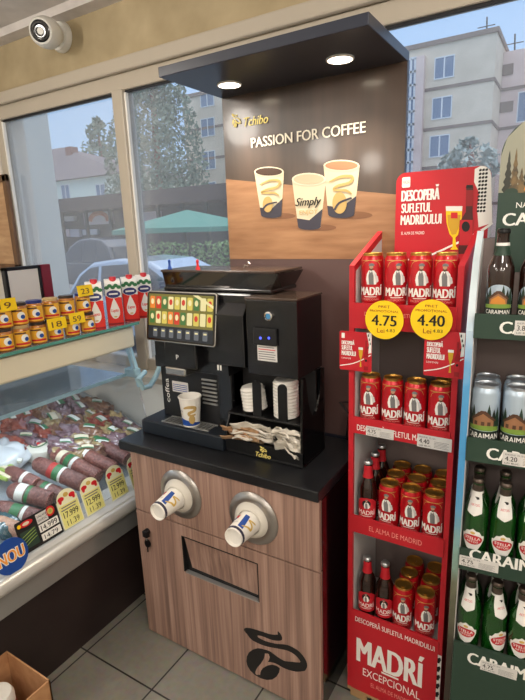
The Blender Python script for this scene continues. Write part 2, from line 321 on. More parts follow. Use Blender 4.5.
salami('salami with green and white bands just above the black price card',(-6,507),(52,522),.034,'salami_dark',((.32,.16,'band_green'),(.5,.06,'band_white')),.036)
salami('pale pinkish sausage lying beside the blue round badge',(-8,520),(32,536),.03,'salami_pale',(),.03)
salami('short plum salami lying between the cheese ring and thick cut salami',(6,470),(36,484),.03,'salami_dark',((.6,.1,'band_white'),),.06)
def blob(mb,C,a,sx,sy,sz,seed,amp=.35):
    ca,sa=math.cos(a),math.sin(a)
    def fn(i,j):
        th=2*PI*i; ph=PI*(j-.5); cx=math.cos(ph)*math.cos(th); cy=math.cos(ph)*math.sin(th); cz=math.sin(ph)
        sq=lambda t:math.copysign(abs(t)**.65,t)
        k=1+amp*noise.noise(Vector((cx*2.2+seed*7.1,cy*2.2+seed*3.3,cz*2)))+amp*.5*noise.noise(Vector((cx*6+seed,cy*6,cz*6)))
        x,y,z=sq(cx)*sx*k,sq(cy)*sy*k,cz*sz*k*(1+.3*noise.noise(Vector((cx*4,cy*4,seed))))
        return C+Vector((x*ca-y*sa,x*sa+y*ca,z-SL*(x*ca-y*sa)))
    return mb.grid(26,14,fn)
PK={'pack_red':'red','pack_brown':'brown','pack_gold':'golden brown','pack_plum':'plum'}
def packs():
    k=0; mix=['pack_red','pack_plum','pack_red','pack_brown','pack_red','pack_gold','pack_plum']
    for r_ in range(6):
        x=12+(r_%2)*7; i=0
        while x<166-r_*3:
            py=428-.33*x+r_*10.5
            if x<62 and r_>=3: x+=13; continue
            mt=mix[(i*3+r_*2+(i*i)%5)%7] if r_<4 else ['pack_plum','pack_gold','pack_brown','pack_gold'][(i+r_)%4]
            C=bed(x+random.uniform(-2,2),py+random.uniform(-1.5,1.5),.045+random.uniform(0,.02))
            if C.y<1.70 and C.x>-2.38:
                a=random.uniform(-.7,.7)
                o=thing('meat_pack','%s vacuum pack of cured meat, %s along the %s row from the case back'%(PK[mt],ORD[i],ORD[r_]),'meat pack',(C.x,C.y,bedz(C.x)),group='vacuum packed meats in the deli case')
                blob(MB().m(mt),C,a,random.uniform(.06,.088),random.uniform(.042,.056),.034,k+1,.5).build('pouch',o,True,ang=60)
                if k%3!=2:
                    lm=['band_white','lab_grey','cream','band_green','band_white'][k%5]; w_,h_=random.uniform(.020,.032),random.uniform(.013,.020); ca,sa=math.cos(a+.3),math.sin(a+.3); S=MB().m(lm)
                    def pt(u,v,C=C,ca=ca,sa=sa,w_=w_,h_=h_):
                        x_,y_=u*ca*w_-v*sa*h_,u*sa*w_+v*ca*h_
                        return (C.x+.012+x_,C.y+y_,C.z+.040-SL*x_-.18*(x_*x_+y_*y_)/.04)
                    S.grid(6,4,lambda i,j:pt(i*2-1,j*2-1)); S.m('band_green' if lm!='band_green' else 'band_white'); S.grid(6,1,lambda i,j:Vector(pt(i*2-1,(j*.5-1)))+Vector((0,0,.0008)))
                    S.build('sticker',o)
                k+=1; i+=1
            x+=15.5
packs()
C=bed(38,449,.045); o=thing('cheese_ring','round white cheese with an oval label in the deli case','cheese',(C.x,C.y,bedz(C.x)),group=None)
MB().m('cheese_white').lathe([(0,-.045),(.05,-.045),(.064,-.03),(.067,0),(.062,.02),(.045,.028),(0,.026)],C,28,BN).build('rind',o,True)
T=C+BN*.029; lb=MB(); pm=plane_map(T,(0,1,0),(-.96,0,.28)); lb.art(ell(0,0,.04,.026),'band_green',pm,.001); lb.art(ell(0,0,.034,.019),'cream',pm,.0016); lb.art(ell(0,0,.022,.008),'print_red',pm,.0021); lb.build('label_sticker',o)
C=bed(6,455,.06); o=thing('white_pouch','plump white plastic pouch beside the round white cheese','pouch',(C.x,C.y,bedz(C.x))); blob(MB().m('pack_white'),C,.3,.085,.08,.045,31,.2).build('pouch_body',o,True,ang=70); MB().m('band_white').tube([C+Vector((.085,0,-.005)),C+Vector((.1,.01,-.01))],.012,6).build('seal_end',o)
C=bed(4,472,.05); o=thing('green_pouch','yellow-green striped pack below the white pouch','pack',(C.x,C.y,bedz(C.x)))
for i in range(5): MB().m('pack_green' if i%2==0 else 'cream').tube([C+Vector((-.08,-.06+i*.022,.0)),C+Vector((.0,-.05+i*.02,.012)),C+Vector((.07,-.03+i*.014,-.005))],[.012,.013,.008],8).build('stalk',o,True)
C=bed(4,525,.03); o=thing('teal_tray','dark teal wrapped tray beside the blue round badge','tray',(C.x,C.y,bedz(C.x))); blob(MB().m('pack_teal'),C,.2,.06,.05,.028,44,.15).build('wrap',o,True,ang=70); S=MB().m('band_white'); S.grid(4,4,lambda i,j:C+Vector((i*.05-.02,j*.04-.02,.029-.01*i))); S.build('sticker',o)
# ---------------------------------------------------------------- deli price tags
def tag_plane(c0,w,h,tilt=.28):
    # card leaning back on the front ledge, facing +x; u along -y->+y
    U=Vector((0,1,0)); V=Vector((-math.sin(tilt),0,math.cos(tilt))); return plane_map(c0,U,V,U.cross(V).normalized())
mat('tag_yellow',(232,226,140),.5); mat('tag_pale',(238,236,200),.5)
def deli_tag(label,px,w,h,kind):
    c0=at_plane(px[0],px[1],(-1.592,0,0),Vector((1,0,0))); c0.z=.575; c0.x=-1.585
    o=thing('deli_price_tag',label,'price tag',tuple(c0),group='price cards along the deli case')
    mp=tag_plane(c0,w,h); b=MB()
    if kind=='yellow':
        out=rrect(-w/2,0,w/2,h*.8,.006)[:]; out=[p for p in out if not(p[1]>h*.7)]; out=[(w/2,0),(w/2,h*.75)]+ell(0,h*.75,w*.46,h*.25,12,0,PI)+[(-w/2,h*.75),(-w/2,0)]
        b.m('tag_pale').prism(out,mp,0,.002); b.build('card',o); a=MB()
        a.art(rect(-w*.46,.004,w*.46,h*.62),'tag_yellow',mp,.0026)
        for s in (-1,1): a.art(ell(s*w*.27,h*.79,w*.15,h*.06),'print_red',mp,.003); a.art(ell(s*w*.33,h*.74,w*.07,h*.07),'print_red',mp,.0034)
        a.art(ell(0,h*.86,w*.12,h*.06),'print_gold',mp,.003); a.art(rect(-w*.36,h*.55,w*.36,h*.58),'print_grey',mp,.003); a.art(rect(-w*.4,h*.48,w*.3,h*.51),'print_grey',mp,.003)
        a.text({'t1':'13.999','t2':'11.999','t3':'17.999','t4':'12.999'}.get(kind,'%d.999'%random.choice((13,11,17,12))),'print_black',-w*.36,h*.28,w*.72,h*.16,mp,.0034,off=.01)
        a.text('11.39','print_black',-w*.3,h*.07,w*.6,h*.14,mp,.0034); a.build('printing',o)
    else:
        b.m('print_black').prism(rrect(-w/2,0,w/2,h,.006),mp,0,.002); b.build('card',o); a=MB()
        a.art(rect(-w*.02,h*.36,w*.46,h*.6),'print_white',mp,.003); a.art(rect(-w*.02,h*.08,w*.46,h*.3),'print_white',mp,.003); a.art(rect(-w*.02,h*.64,w*.25,h*.95),'lab_grey',mp,.003)
        a.text('14.999','print_black',w*.02,h*.39,w*.4,h*.17,mp,.0036,off=.01); a.text('14.79','print_black',w*.04,h*.11,w*.34,h*.14,mp,.0036); a.text('SALAM','print_black',0,h*.82,w*.22,h*.07,mp,.0036); a.text('SASESC','print_black',0,h*.7,w*.22,h*.07,mp,.0036)
        a.art(ell(w*.33,h*.84,h*.16),'print_red',mp,.003); a.art(ell(w*.33,h*.84,h*.1),'print_gold',mp,.0036); a.art(ell(w*.33,h*.84,h*.05),'pack_green',mp,.004)
        a.art(ell(-w*.26,h*.86,w*.16,h*.09),'print_red',mp,.003); a.art(ell(-w*.26,h*.86,w*.08,h*.05),'cream',mp,.0036); a.art(ell(-w*.42,h*.86,h*.06),'yellow',mp,.0036); a.art(rect(-w*.45,h*.12,-w*.08,h*.66),'green_dark',mp,.003)
        for i in range(4): a.arts(ribbon([(-w*.42,h*(.2+i*.1)),(-w*.25,h*(.3+i*.09)),(-w*.1,h*(.36+i*.09))],[.002,.003,.002]),'pack_green',mp,.0036)
        a.build('printing',o)
deli_tag('black and white price card with red fruit medallion at the deli case lip',(43,540),.17,.12,'black')
deli_tag('yellow price tag with red peppers next to the black price card',(73,520),.094,.150,'yellow')
deli_tag('second yellow pepper price tag counted from the black price card',(95,506),.094,.146,'yellow')
deli_tag('third yellow pepper price tag counted from the black price card',(119,490),.094,.142,'yellow')
deli_tag('yellow price tag almost touching the coffee cabinet',(139,477),.094,.138,'yellow')
c0=at_plane(11,556,(-1.57,0,0),Vector((1,0,0))); o=thing('round_badge','round blue badge with orange lettering at the deli case lip','badge',(c0.x,c0.y,c0.z-.055)); mp=plane_map(c0,(0,1,0),(-.2,0,.98)); MB().m('print_blue').prism(ell(0,0,.062,n=36),mp,0,.003).build('disc',o)
mat('orange',(245,160,60),.5); MB().text('NOU','print_white',-.05,-.022,.1,.046,mp,.0042,off=.06).text('NOU','orange',-.048,-.019,.096,.04,mp,.005,off=.02).build('lettering',o)
# ---------------------------------------------------------------- jars and cartons on the deli's glass shelf
ZS=1.288
noisy('jar_amber',(150,84,30),(196,128,50),(30,30,30),.25,3,coat=.6); mat('jar_label',(236,176,52),.5); mat('lid_blue',(40,50,110),.35); mat('lid_dark',(60,48,40),.35); mat('lid_white',(186,158,108),.4)
def make_jar(lid):
    o=thing('spread_jar','','jar',local=True)
    MB().m('jar_amber').lathe([(0,0),(.027,0),(.031,.004),(.031,.062),(.029,.070),(.026,.074),(0,.074)],(0,0,0),20).build('glass_body',o,True)
    MB().m(lid).lathe([(0,.072),(.0285,.072),(.029,.074),(.029,.081),(.027,.083),(0,.083)],(0,0,0),20).build('lid',o,True)
    cm=cyl_map(.0312); b=MB(); b.art(rect(-.036,.006,.036,.062),'jar_label',cm,.0004,.006); b.art(ell(.006,.036,.014,.015),'print_white',cm,.0008,.006); b.art(ell(.011,.032,.008,.008),'print_blue',cm,.0012,.006)
    b.art(rect(-.03,.052,.010,.058),'print_brown',cm,.0012,.006); b.art(rect(-.028,.012,.028,.019),'print_red',cm,.0012,.006); b.build('label_wrap',o)
    return o
JP=[make_jar('lid_white'),make_jar('lid_blue'),make_jar('lid_dark')]; used=set()
def put(protos,k,loc,rot,label,group):
    o=protos[k]
    if k not in used or protos is not JP:
        if (id(protos),k) not in used:
            used.add((id(protos),k)); o.location=loc; o.rotation_euler=(0,0,rot); o['label']=label; o['group']=group; return o
    return dup(o,loc,rot,label,group)
low=[-13,5,22.5,40,57,74,90]; up=[-14,3,19,35.5,52,68,84]
for i,px in enumerate(low):
    y=at(px,345,0,-1.742).y
    put(JP,[0,2,0,2,1,0,2][i],(-1.742,y,ZS),R(62)+random.uniform(-.2,.2),'small amber spread jar with yellow label, %s along the lower row'%ORD[i],'spread jars on the deli shelf')
for i,px in enumerate(up):
    y=at(px,315,0,-1.745).y
    put(JP,[2,1,2,1,0,2,1][i],(-1.745,y,ZS+.0835),R(62)+random.uniform(-.2,.2),'small amber spread jar with yellow label, %s along the upper row'%ORD[i],'spread jars on the deli shelf')
# cartons: origin at base centre, front faces local -y
mat('carton_red',(222,44,34),.4); mat('carton_blue',(44,48,110),.4); mat('cap_red',(200,24,36),.35)
def make_carton():
    o=thing('milk_carton','','carton',local=True); w_=.034; h=.185
    b=MB().m('carton_red').box(-w_,w_,-w_,w_,0,.15).m('print_white').box(-w_,w_,-w_,w_,.15,h); b.m('print_white').hexa([(-w_,-w_,h),(w_,-w_,h),(w_,w_,h),(-w_,w_,h)],[(-w_,-.012,h+.018),(w_,-.012,h+.018),(w_,w_,h+.02),(-w_,w_,h+.02)]); b.build('carton_body',o,bevel=.002)
    MB().m('cap_red').lathe([(0,h+.006),(.015,h+.006),(.015,h+.028),(.013,h+.031),(0,h+.031)],(.004,-.006,0),18).build('cap',o,True)
    a=MB()
    for U,V,O in (((1,0,0),(0,0,1),(0,-w_,0)),((0,1,0),(0,0,1),(w_,0,0)),((0,-1,0),(0,0,1),(-w_,0,0))):
        mp=plane_map(O,U,V); a.art([(-w_,.135),(w_,.125),(w_,h),(-w_,h)],'print_white',mp,.0005)
        for q in range(5): a.art(ell(-.026+q*.013,.171+(q%2)*.008,.010,.008),'band_green',mp,.001)
        a.art(ell(0,.142,.032,.019),'print_white',mp,.0012); a.art(ell(0,.142,.030,.017),'carton_blue',mp,.0018); a.art(rect(-.019,.139,.019,.146),'print_white',mp,.0024)
        a.art([(0,.125),(-.009,.105)]+ell(0,.063,.021,.032,14,PI*.85,PI*2.15)+[(.009,.105)],'print_white',mp,.0014); a.text('Lapte','carton_red',-.016,.058,.032,.018,mp,.002,shear=.2,off=.02); a.art(ell(0,.04,.008,.003),'print_gold',mp,.002); a.art(rect(-w_,.004,w_,.012),'red_dark',mp,.001)
    a.build('printed_panels',o); return o
ct=[make_carton()]
for i,(px,py) in enumerate(((98,328),(117,323.5),(133.5,319.5),(148,315.5))):
    y=at(px,py-3,0,-1.745).y
    put(ct,0,(-1.748-.004*i,y,ZS),R(50),'red and white milk carton with red cap, %s counting from the jars'%ORD[i],'milk cartons on the deli shelf')
def yellow_tag(label,px,py,w,h,txt,x=-1.70):
    c=at(px,py,0,x); o=thing('yellow_price_slip',label,'price tag',tuple(c)); mp=plane_map(c,(0,1,0),(-.12,0,.99))
    a=MB().m('yellow').prism(rect(-w/2,-h/2,w/2,h/2),mp,0,.0015); a.build('slip',o)
    MB().text(txt,'print_brown',-w*.3,-h*.3,w*.55,h*.5,mp,.0022,off=.01).build('printing',o)
yellow_tag('yellow price slip on the upper jars next to the shelf corner',5,305,.085,.045,'19',-1.708)
yellow_tag('yellow price slip over the lower jars, further from the cartons',57,323.5,.085,.045,'18',-1.706)
yellow_tag('yellow price slip over the lower jars, nearer to the cartons',77,318,.075,.045,'59',-1.706)
yellow_tag('yellow price slip on the upper jars just before the cartons',85,290.5,.075,.045,'23',-1.706)
# framed grey panel with a dark red side, standing behind the jars
P=[at(3,268,0,-1.98),at(40,267,0,-1.98)]
y0,y1=P[0].y,P[1].y; zt=P[0].z
o=thing('display_panel','black framed grey panel standing behind the jars, with a dark red side','panel',(-1.98,(y0+y1)/2,ZS))
bx('panel_face','lab_grey',-1.99,-1.979,y0+.012,y1-.012,ZS,zt-.012,parent=o); mat('maroon',(120,28,46),.5)
a=MB().m('black'); a.box(-2.0,-1.975,y0,y0+.014,ZS,zt); a.box(-2.0,-1.975,y1-.014,y1,ZS,zt); a.box(-2.0,-1.975,y0,y1,zt-.014,zt); a.build('frame',o,bevel=.002); bx('red_side','maroon',-2.0,-1.972,y1,y1+.045,ZS,zt,parent=o)
# ---------------------------------------------------------------- coffee cabinet
CX0,CX1,CY,CB=-1.424,-.602,1.27,1.665
cab=thing('coffee_cabinet','wood-fronted coffee station cabinet with black counter top and cup dispensers','cabinet',(-1.01,1.45,0))
bx('carcass','black_gloss',CX0,CX1,CY+.018,CB,.03,.85,parent=cab,bevel=.002)
bx('plinth','black_matte',CX0+.03,CX1-.03,CY+.05,CB-.02,0,.03,parent=cab)
MB().m('counter_black').box(-1.479,-.602,CY-.006,CB+.01,.851,.89).build('counter_top',cab,bevel=.004)
bx('upper_panel','wood_front',CX0,CX1,CY,CY+.017,.599,.851,parent=cab,bevel=.0015)
FX0,FX1,FZ0,FZ1=-1.187,-.843,.383,.547
dr=MB().m('wood_front'); dr.box(CX0,FX0,CY,CY+.017,.012,.594); dr.box(FX1,CX1,CY,CY+.017,.012,.594); dr.box(FX0,FX1,CY,CY+.017,FZ1,.594); dr.box(FX0,FX1,CY,CY+.017,.012,FZ0)
dr=dr.build('door',cab)
tr=MB().m('black_matte'); tr.box(FX0-.003,FX1+.002,CY-.0006,CY+.016,FZ1-.003,FZ1+.001); tr.box(FX0-.003,FX0+.001,CY-.0006,CY+.016,FZ0+.006,FZ1); tr.box(FX1-.002,FX1+.002,CY-.0006,CY+.016,FZ0+.006,FZ1); tr.build('gap_shade_edge',dr)  # shade of the gap round the flap put in as black edging
hole=MB().m('black_matte'); hole.box(FX0,FX1,CY+.0172,CY+.0178,FZ0,FZ1); hole.build('waste_slot',dr)  # black sheet standing for the shaded hollow behind the flap
fl=MB().m('wood_front').hexa([(FX0+.026,CY+.0168,FZ0+.022),(FX1-.004,CY+.0168,FZ0+.018),(FX1-.004,CY+.0171,FZ0+.018),(FX0+.026,CY+.0171,FZ0+.022)],[(FX0+.005,CY+.006,FZ1-.005),(FX1-.004,CY+.006,FZ1-.005),(FX1-.004,CY+.013,FZ1-.005),(FX0+.005,CY+.013,FZ1-.005)]); fl.build('waste_flap',dr)
bx('flap_sill','alu_grey',FX0+.004,FX1,CY+.001,CY+.016,FZ0,FZ0+.006,parent=dr)
# lock and keys
lk=at(148,531,1,CY); l=MB().m('dark_metal').frust((lk.x,CY,lk.z),(lk.x,CY-.008,lk.z),.014,.014).m('black').box(lk.x-.012,lk.x+.014,CY-.022,CY-.006,lk.z-.018,lk.z+.008); l=l.build('lock',cab,bevel=.002)
MB().m('black').prism(ell(lk.x,lk.z-.052,.015,.018,10),plane_map((0,CY-.006,0),(1,0,0),(0,0,1)),0,.006).m('steel').box(lk.x-.003,lk.x+.003,CY-.012,CY-.009,lk.z-.09,lk.z-.066).m('steel').tube([(lk.x+.002,CY-.013,lk.z-.015),(lk.x,CY-.014,lk.z-.035)],.003,6).build('hanging_key',l)
# swirl and bean emblem, given in units of a 525 x 459 drawing (y down)
def bean_logo(mb,fg,bg,f2,mapf,lay=.0006):
    Q=lambda pts:[f2(x,y) for x,y in pts]; s=abs(f2(1,0)[0]-f2(0,0)[0])
    def rb(p,w_,mt,l): mb.arts([[tuple(q) for q in poly] for poly in ribbon(Q(p),[k*s for k in w_])],mt,mapf,l)
    rb([(283,74),(292,112),(240,112),(170,88),(110,76),(84,78)],[4,34,32,28,40,42],fg,lay); rb([(86,74),(118,112),(190,150),(270,170),(350,184),(415,224),(452,280),(436,310)],[34,44,32,26,34,40,36,46],fg,lay*1.1)
    mb.art(Q([(58,66),(62,55),(75,50),(95,52),(125,60),(160,78),(148,96),(150,112),(140,118),(105,106),(75,88)]),fg,mapf,lay*1.15); rb([(446,306),(390,306),(330,294),(280,266),(225,228),(170,205)],[44,54,46,46,50,30],fg,lay*1.2)
    mb.art(Q([(75+0,270),(78,240),(92,212),(118,193),(150,184),(180,188),(215,205),(250,235),(280,270),(296,310),(290,345),(272,372),(245,390),(210,393),(170,382),(130,360),(100,330),(82,300)]),fg,mapf,lay*1.3)
    rb([(214,228),(204,262),(180,295),(158,325),(150,350)],[30,26,20,24,30],bg,lay*2); rb([(182,305),(205,288),(240,284),(275,294),(302,312)],[14,20,14,12,16],bg,lay*2.1); mb.art(Q(ell(211,232,14,14)),bg,mapf,lay*2.2); mb.art(Q(ell(150,345,16,14)),bg,mapf,lay*2.2)
pc=lambda x,y:(235+x/6.5625,620+y/6.5625)
lo=MB()
def dw(x,y): p=at(*pc(x,y),1,CY); return (p.x,p.z)
bean_logo(lo,'print_black','wood_front',dw,plane_map((0,CY,0),(1,0,0),(0,0,1)),.0005); lo.build('emblem',dr)
# cup dispensers with cups
mat('collar_white',(214,208,196),.4)
cups=[]
def cup_parts(o,A,d,r0,r1,L,phi,artist):
    # r0 base radius at A, growing along d
    d=Vector(d).normalized(); prof=[(0,.006),(r0*.9,.006),(r0*.94,0),(r0,0),(r1,L),(r1+.003,L+.001),(r1+.0035,L+.005),(r1+.001,L+.008),(r1-.003,L+.004),(r0-.001,.012),(0,.012)]
    MB().m('paper_white').lathe(prof,A,36,d,cap=False).build('cup_wall',o,True)
def cone_map(A,d,up,r0,r1,L):
    A=Vector(A); d=Vector(d).normalized(); x=Vector(up); x=(x-d*x.dot(d)).normalized(); y=d.cross(x)
    def f(u,v,l):
        r=r0+(r1-r0)*v/L; a=u/((r0+r1)/2); return A+d*v+(x*math.cos(a)+y*math.sin(a))*(r+l)
    return f
def cup_art(mp,L,flip=False):
    b=MB(); c=.012
    b.art([(-.10,.006),(.10,.006),(.10,.016),(.0,.017),(-.04,.020),(-.10,.022)],'print_navy',mp,.0006,c)
    for u in (-.055,.05): b.arts(ribbon([(u-.02,.03),(u,.045),(u+.012,.05),(u+.006,.062),(u-.014,.068),(u+.01,.08)],[.004,.007,.008,.007,.006,.004]),'print_gold',mp,.0009,c)
    b.art([(.018,.022),(.040,.020),(.030,.082),(.014,.084)],'print_blue',mp,.0009,c); b.art(rect(-.016,.060,-.002,.080),'print_red',mp,.0009,c); b.art(rect(-.020,.054,-.008,.068),'print_blue',mp,.0012,c)
    b.text('ENJOY','print_grey',-.014,.034,.024,.008,mp,.001,c)
    return b
RINGS=[(at(181,494,1,CY),at(157,512.5,1,1.135),'paper cup hanging from the dispenser nearer the door lock'),(at(253.5,518,1,CY),at(233,538,1,1.135),'paper cup hanging from the dispenser further from the door lock')]
for i,(rc,en,lab) in enumerate(RINGS):
    ax=(en-rc).normalized(); dsp=MB().m('brushed').lathe([(.062,-.001),(.098,-.001),(.098,.004),(.09,.012),(.072,.016),(.062,.012)],rc,40,(0,-1,0),cap=False)
    dsp=dsp.build('cup_dispenser',cab,True); 
    MB().m('collar_white').lathe([(.066,.002),(.067,.012),(.062,.022),(.052,.031),(.0465,.034),(.044,.034),(.044,.004)],rc,36,ax,cap=False).build('rubber_collar',dsp,True)
    L=(en-rc).length-.004
    cu=thing('paper_cup',lab,'cup',tuple(en),group='cups in the dispensers'); d=-ax
    MB().m('paper_white').lathe([(0,.009),(.028,.009),(.0295,.001),(.0305,0),(.032,.001),(.042,L-.02),(0,L-.02)],en,36,d,cap=False).build('cup_wall',cu,True)
    cup_art(cone_map(en,d,(-.35,-.2,1),.0321,.042,L-.02),L).build('printed_swirl',cu)
# ---------------------------------------------------------------- poster panel and canopy
PX0,PX1,PY=-1.182,-.484,1.68
booth=thing('poster_panel','tall dark coffee poster panel under a canopy with two downlights','poster panel',(-.83,1.70,0))
mat('booth_navy',(44,48,60),.3); noisy('poster_dark',(58,48,42),(84,68,58),(14,3,1.2),.28,3,.3,.75,coat=.2); mat('poster_brown',(94,74,72),.35)
noisy('poster_wood',(138,98,68),(168,126,92),(5,3,40),.28,4,.3,.7,coat=.2)
bx('back_board','booth_navy',PX0,PX1,PY,PY+.018,0,2.169,parent=booth)
cn=bx('canopy','booth_navy',PX0,PX1,1.335,PY+.018,2.169,2.199,parent=booth,bevel=.002)
mat('lamp_disc',(255,250,235),.5,emit=(255,240,214),es=7)
LAMPS=[(-1.05,1.54),(-.642,1.53)]
for x,y in LAMPS:
    dl=MB().m('print_white').lathe([(.037,0),(.042,0),(.042,.004),(.037,.005)],(x,y,2.169),32,(0,0,-1),cap=False).build('downlight',cn,True)
    MB().m('lamp_disc').lathe([(0,.001),(.037,.001),(.037,.004),(0,.004)],(x,y,2.169),32,(0,0,-1),cap=False).build('lamp_lens',dl)
PM=plane_map((0,PY,0),(1,0,0),(0,0,1))
def P2(px,py): p=at(px,py,1,PY); return (p.x,p.z)
def PP(pts): return [P2(*p) for p in pts]
pr=MB(); zw=P2(300,259)[1]; za=P2(228,179)[1]; zb=P2(406,195)[1]
pr.art(rect(PX0,.9,PX1,zw),'poster_brown',PM,.0012); pr.art([(PX0,zw),(PX1,zw),(PX1,2.169),(PX0,2.169)],'poster_dark',PM,.0012); pr.art([(PX0,zw),(PX1,zw),(PX1,zb),(PX0,za)],'poster_wood',PM,.0020)
mat('p_cup',(206,194,166),.4); mat('p_cup_rim',(216,206,182),.4); mat('p_navy',(56,54,66),.4); mat('p_gold',(186,156,96),.4); mat('p_coffee',(62,40,26),.3); mat('p_latte',(166,116,82),.3); mat('p_foam',(196,170,142),.4); mat('p_shade',(122,84,58),.4)
k=2.763
def cp(x,y): return (220+x/k,90+y/k)
def pcup(rim,rimr,base,cof,n):
    rx,ry=rim; bx_,by=base; tl=cp(rx-rimr[0],ry); body=[cp(rx-rimr[0],ry)]+[cp(bx_-n*math.cos(a),by+n*.28*math.sin(a)) for a in [PI*i/8 for i in range(9)]]+[cp(rx+rimr[0],ry)]
    pr.art(PP([cp(*q) for q in ell(bx_+n*.9,by+2,n*1.5,n*.3)]),'p_shade',PM,.0026)
    pr.art(PP(body),'p_cup',PM,.0032)
    h=by-ry; lf=lambda t:rx-rimr[0]+(bx_-n-rx+rimr[0])*t; rt=lambda t:rx+rimr[0]+(bx_+n-rx-rimr[0])*t
    pr.art(PP([cp(lf(.82),ry+h*.82),cp(bx_,ry+h*.86),cp(rt(.62),ry+h*.62)]+[cp(bx_+n*math.cos(a),by+n*.28*math.sin(a)) for a in [PI*i/8 for i in range(9)]]),'p_navy',PM,.0038)
    pr.art(PP([cp(*q) for q in ell(rx,ry,*rimr)]),'p_cup_rim',PM,.0044); pr.art(PP([cp(*q) for q in ell(rx,ry,rimr[0]*.9,rimr[1]*.78)]),cof,PM,.0050)
pcup((137,226),(41,14),(143,346),'p_coffee',28); pcup((337,209),(50,16),(336,344),'p_latte',36); pcup((247,247),(47,18),(248,378),'p_foam',31)
def pr_rb(pts,ws,mt,l): pr.arts([PP(q) for q in ribbon([cp(*p) for p in pts],[x/k for x in ws])],mt,PM,l)
pr_rb([(112,262),(140,250),(166,252),(160,268),(130,276),(118,284),(150,284),(165,292)],[3,6,7,7,6,6,6,3],'p_gold',.0056); pr.art(PP([cp(*q) for q in ell(134,316,14,22)]),'p_gold',PM,.0056); pr_rb([(120,330),(134,316),(160,310)],[5,5,4],'p_navy',.0062)
pr_rb([(304,254),(336,240),(366,240),(360,256),(326,266),(318,276),(350,278),(366,288)],[3,8,8,8,8,7,7,3],'p_gold',.0056); pr.art(PP([cp(*q) for q in ell(332,312,20,30)]),'p_gold',PM,.0056); pr_rb([(318,332),(332,312),(366,298)],[6,6,5],'p_navy',.0062)
a=P2(*cp(217,322)); b=P2(*cp(275,306)); pr.text('Simply','print_black',a[0]-.01,a[1]-.008,b[0]-a[0]+.02,b[1]-a[1]+.022,PM,.0062,shear=.35,off=.02); a=P2(*cp(222,348)); b=P2(*cp(272,330)); pr.text('ENJOY','p_gold',a[0],a[1],b[0]-a[0],b[1]-a[1],PM,.0062)
mat('poster_text',(240,232,214),.5); mat('poster_gold',(248,228,132),.5)
a=P2(252,148.3); b=P2(366.5,122); zt=(P2(251,137.5)[1]+P2(366.5,122.2)[1])/2
pr.text('PASSION FOR COFFEE','poster_text',a[0],a[1],b[0]-a[0],zt-a[1],PM,.0062,off=.022)
a=P2(244,126); b=P2(268,116.5); pr.text('Tchibo','poster_gold',a[0]+.004,a[1]-.004,b[0]-a[0],b[1]-a[1]+.012,PM,.0062,shear=.3,off=.02)
a=P2(232.5,114); b=P2(241.5,127)
bean_logo(pr,'poster_gold','poster_dark',lambda x,y:(a[0]+(x-60)/400*(b[0]-a[0]),a[1]+(y-50)/345*(b[1]-a[1])),PM,.0050)
pr.build('printed_poster',booth)
# ---------------------------------------------------------------- power cable
q=[Vector((-.67,1.655,.9)),Vector((-.66,1.66,1.0)),Vector((-.70,1.665,1.04)),Vector((-.66,1.67,1.045)),Vector((-.58,1.672,1.0)),Vector((-.53,1.672,.93))]
tag(MB().m('black').tube(q,.004,8).build('power_cable',None,True,org=(-.66,1.66,.9)),'thin black power cable looping up the dark panel behind the machines','cable')
# ---------------------------------------------------------------- coffee machine
ZC0=.89
cm_=thing('coffee_machine','big black coffee machine with a tilted touchscreen and smoky bean hopper on the counter','coffee machine',(-1.17,1.5,ZC0))
mat('machine',(17,17,20),.22,coat=.4); mat('machine_matte',(24,25,28),.45); mat('tray_navy',(24,30,38),.4)
bx('drip_tray','tray_navy',-1.447,-1.036,1.366,1.60,ZC0+.001,.948,parent=cm_,bevel=.005)
g=MB().m('alu_grey')
for i in range(14): g.box(-1.345+i*.0165,-1.337+i*.0165,1.385,1.445,.948,.952)
g.box(-1.35,-1.115,1.383,1.388,.948,.953); g.box(-1.35,-1.115,1.443,1.448,.948,.953); g.build('drip_grille',cm_)
bx('lower_body','machine_matte',-1.40,-1.036,1.455,1.66,.948,1.17,parent=cm_,bevel=.004)
bx('head','machine',-1.395,-.922,1.425,1.66,1.207,1.471,parent=cm_,bevel=.006)
bx('head_underside','machine',-1.395,-1.036,1.425,1.66,1.165,1.21,parent=cm_)
bx('side_column','machine',-1.10,-1.036,1.44,1.60,.948,1.17,parent=cm_,bevel=.004)
MB().m('machine').hexa([(-1.065,1.395,1.215),(-.94,1.395,1.215),(-.94,1.43,1.215),(-1.065,1.43,1.215)],[(-1.065,1.395,1.40),(-.94,1.395,1.40),(-.94,1.43,1.445),(-1.065,1.43,1.445)]).build('front_door',cm_,bevel=.004)
sp=bx('spout_housing','machine',-1.305,-1.15,1.385,1.43,1.185,1.30,parent=cm_,bevel=.006)
bx('spout_nozzle','steel',-1.30,-1.20,1.375,1.45,1.155,1.187,parent=cm_,bevel=.006)
mp=plane_map((0,1.385,0),(1,0,0),(0,0,1)); MB().text('P','print_white',-1.247,1.218,.012,.018,mp,.0008).build('spout_mark',sp)
mp=plane_map((0,1.395,0),(1,0,0),(0,0,1)); MB().art(rect(-1.062,1.195,-1.055,1.215),'print_white',mp,.001).art(rect(-1.05,1.195,-1.043,1.215),'print_white',mp,.001).build('door_marks',cm_)
vp=plane_map((0,1.455,0),(1,0,0),(0,0,1)); b=MB()
def V2(px,py,Y): p=at(px,py,1,Y); return (p.x,p.z)
tp=plane_map((0,1.455,0),(0,0,1),(-1,0,0)); a=V2(170.5,402,1.455); c=V2(166,378,1.455)
b.text('coffea','print_white',a[1],-a[0],c[1]-a[1],.021,tp,.001); b.build('lettering',cm_)
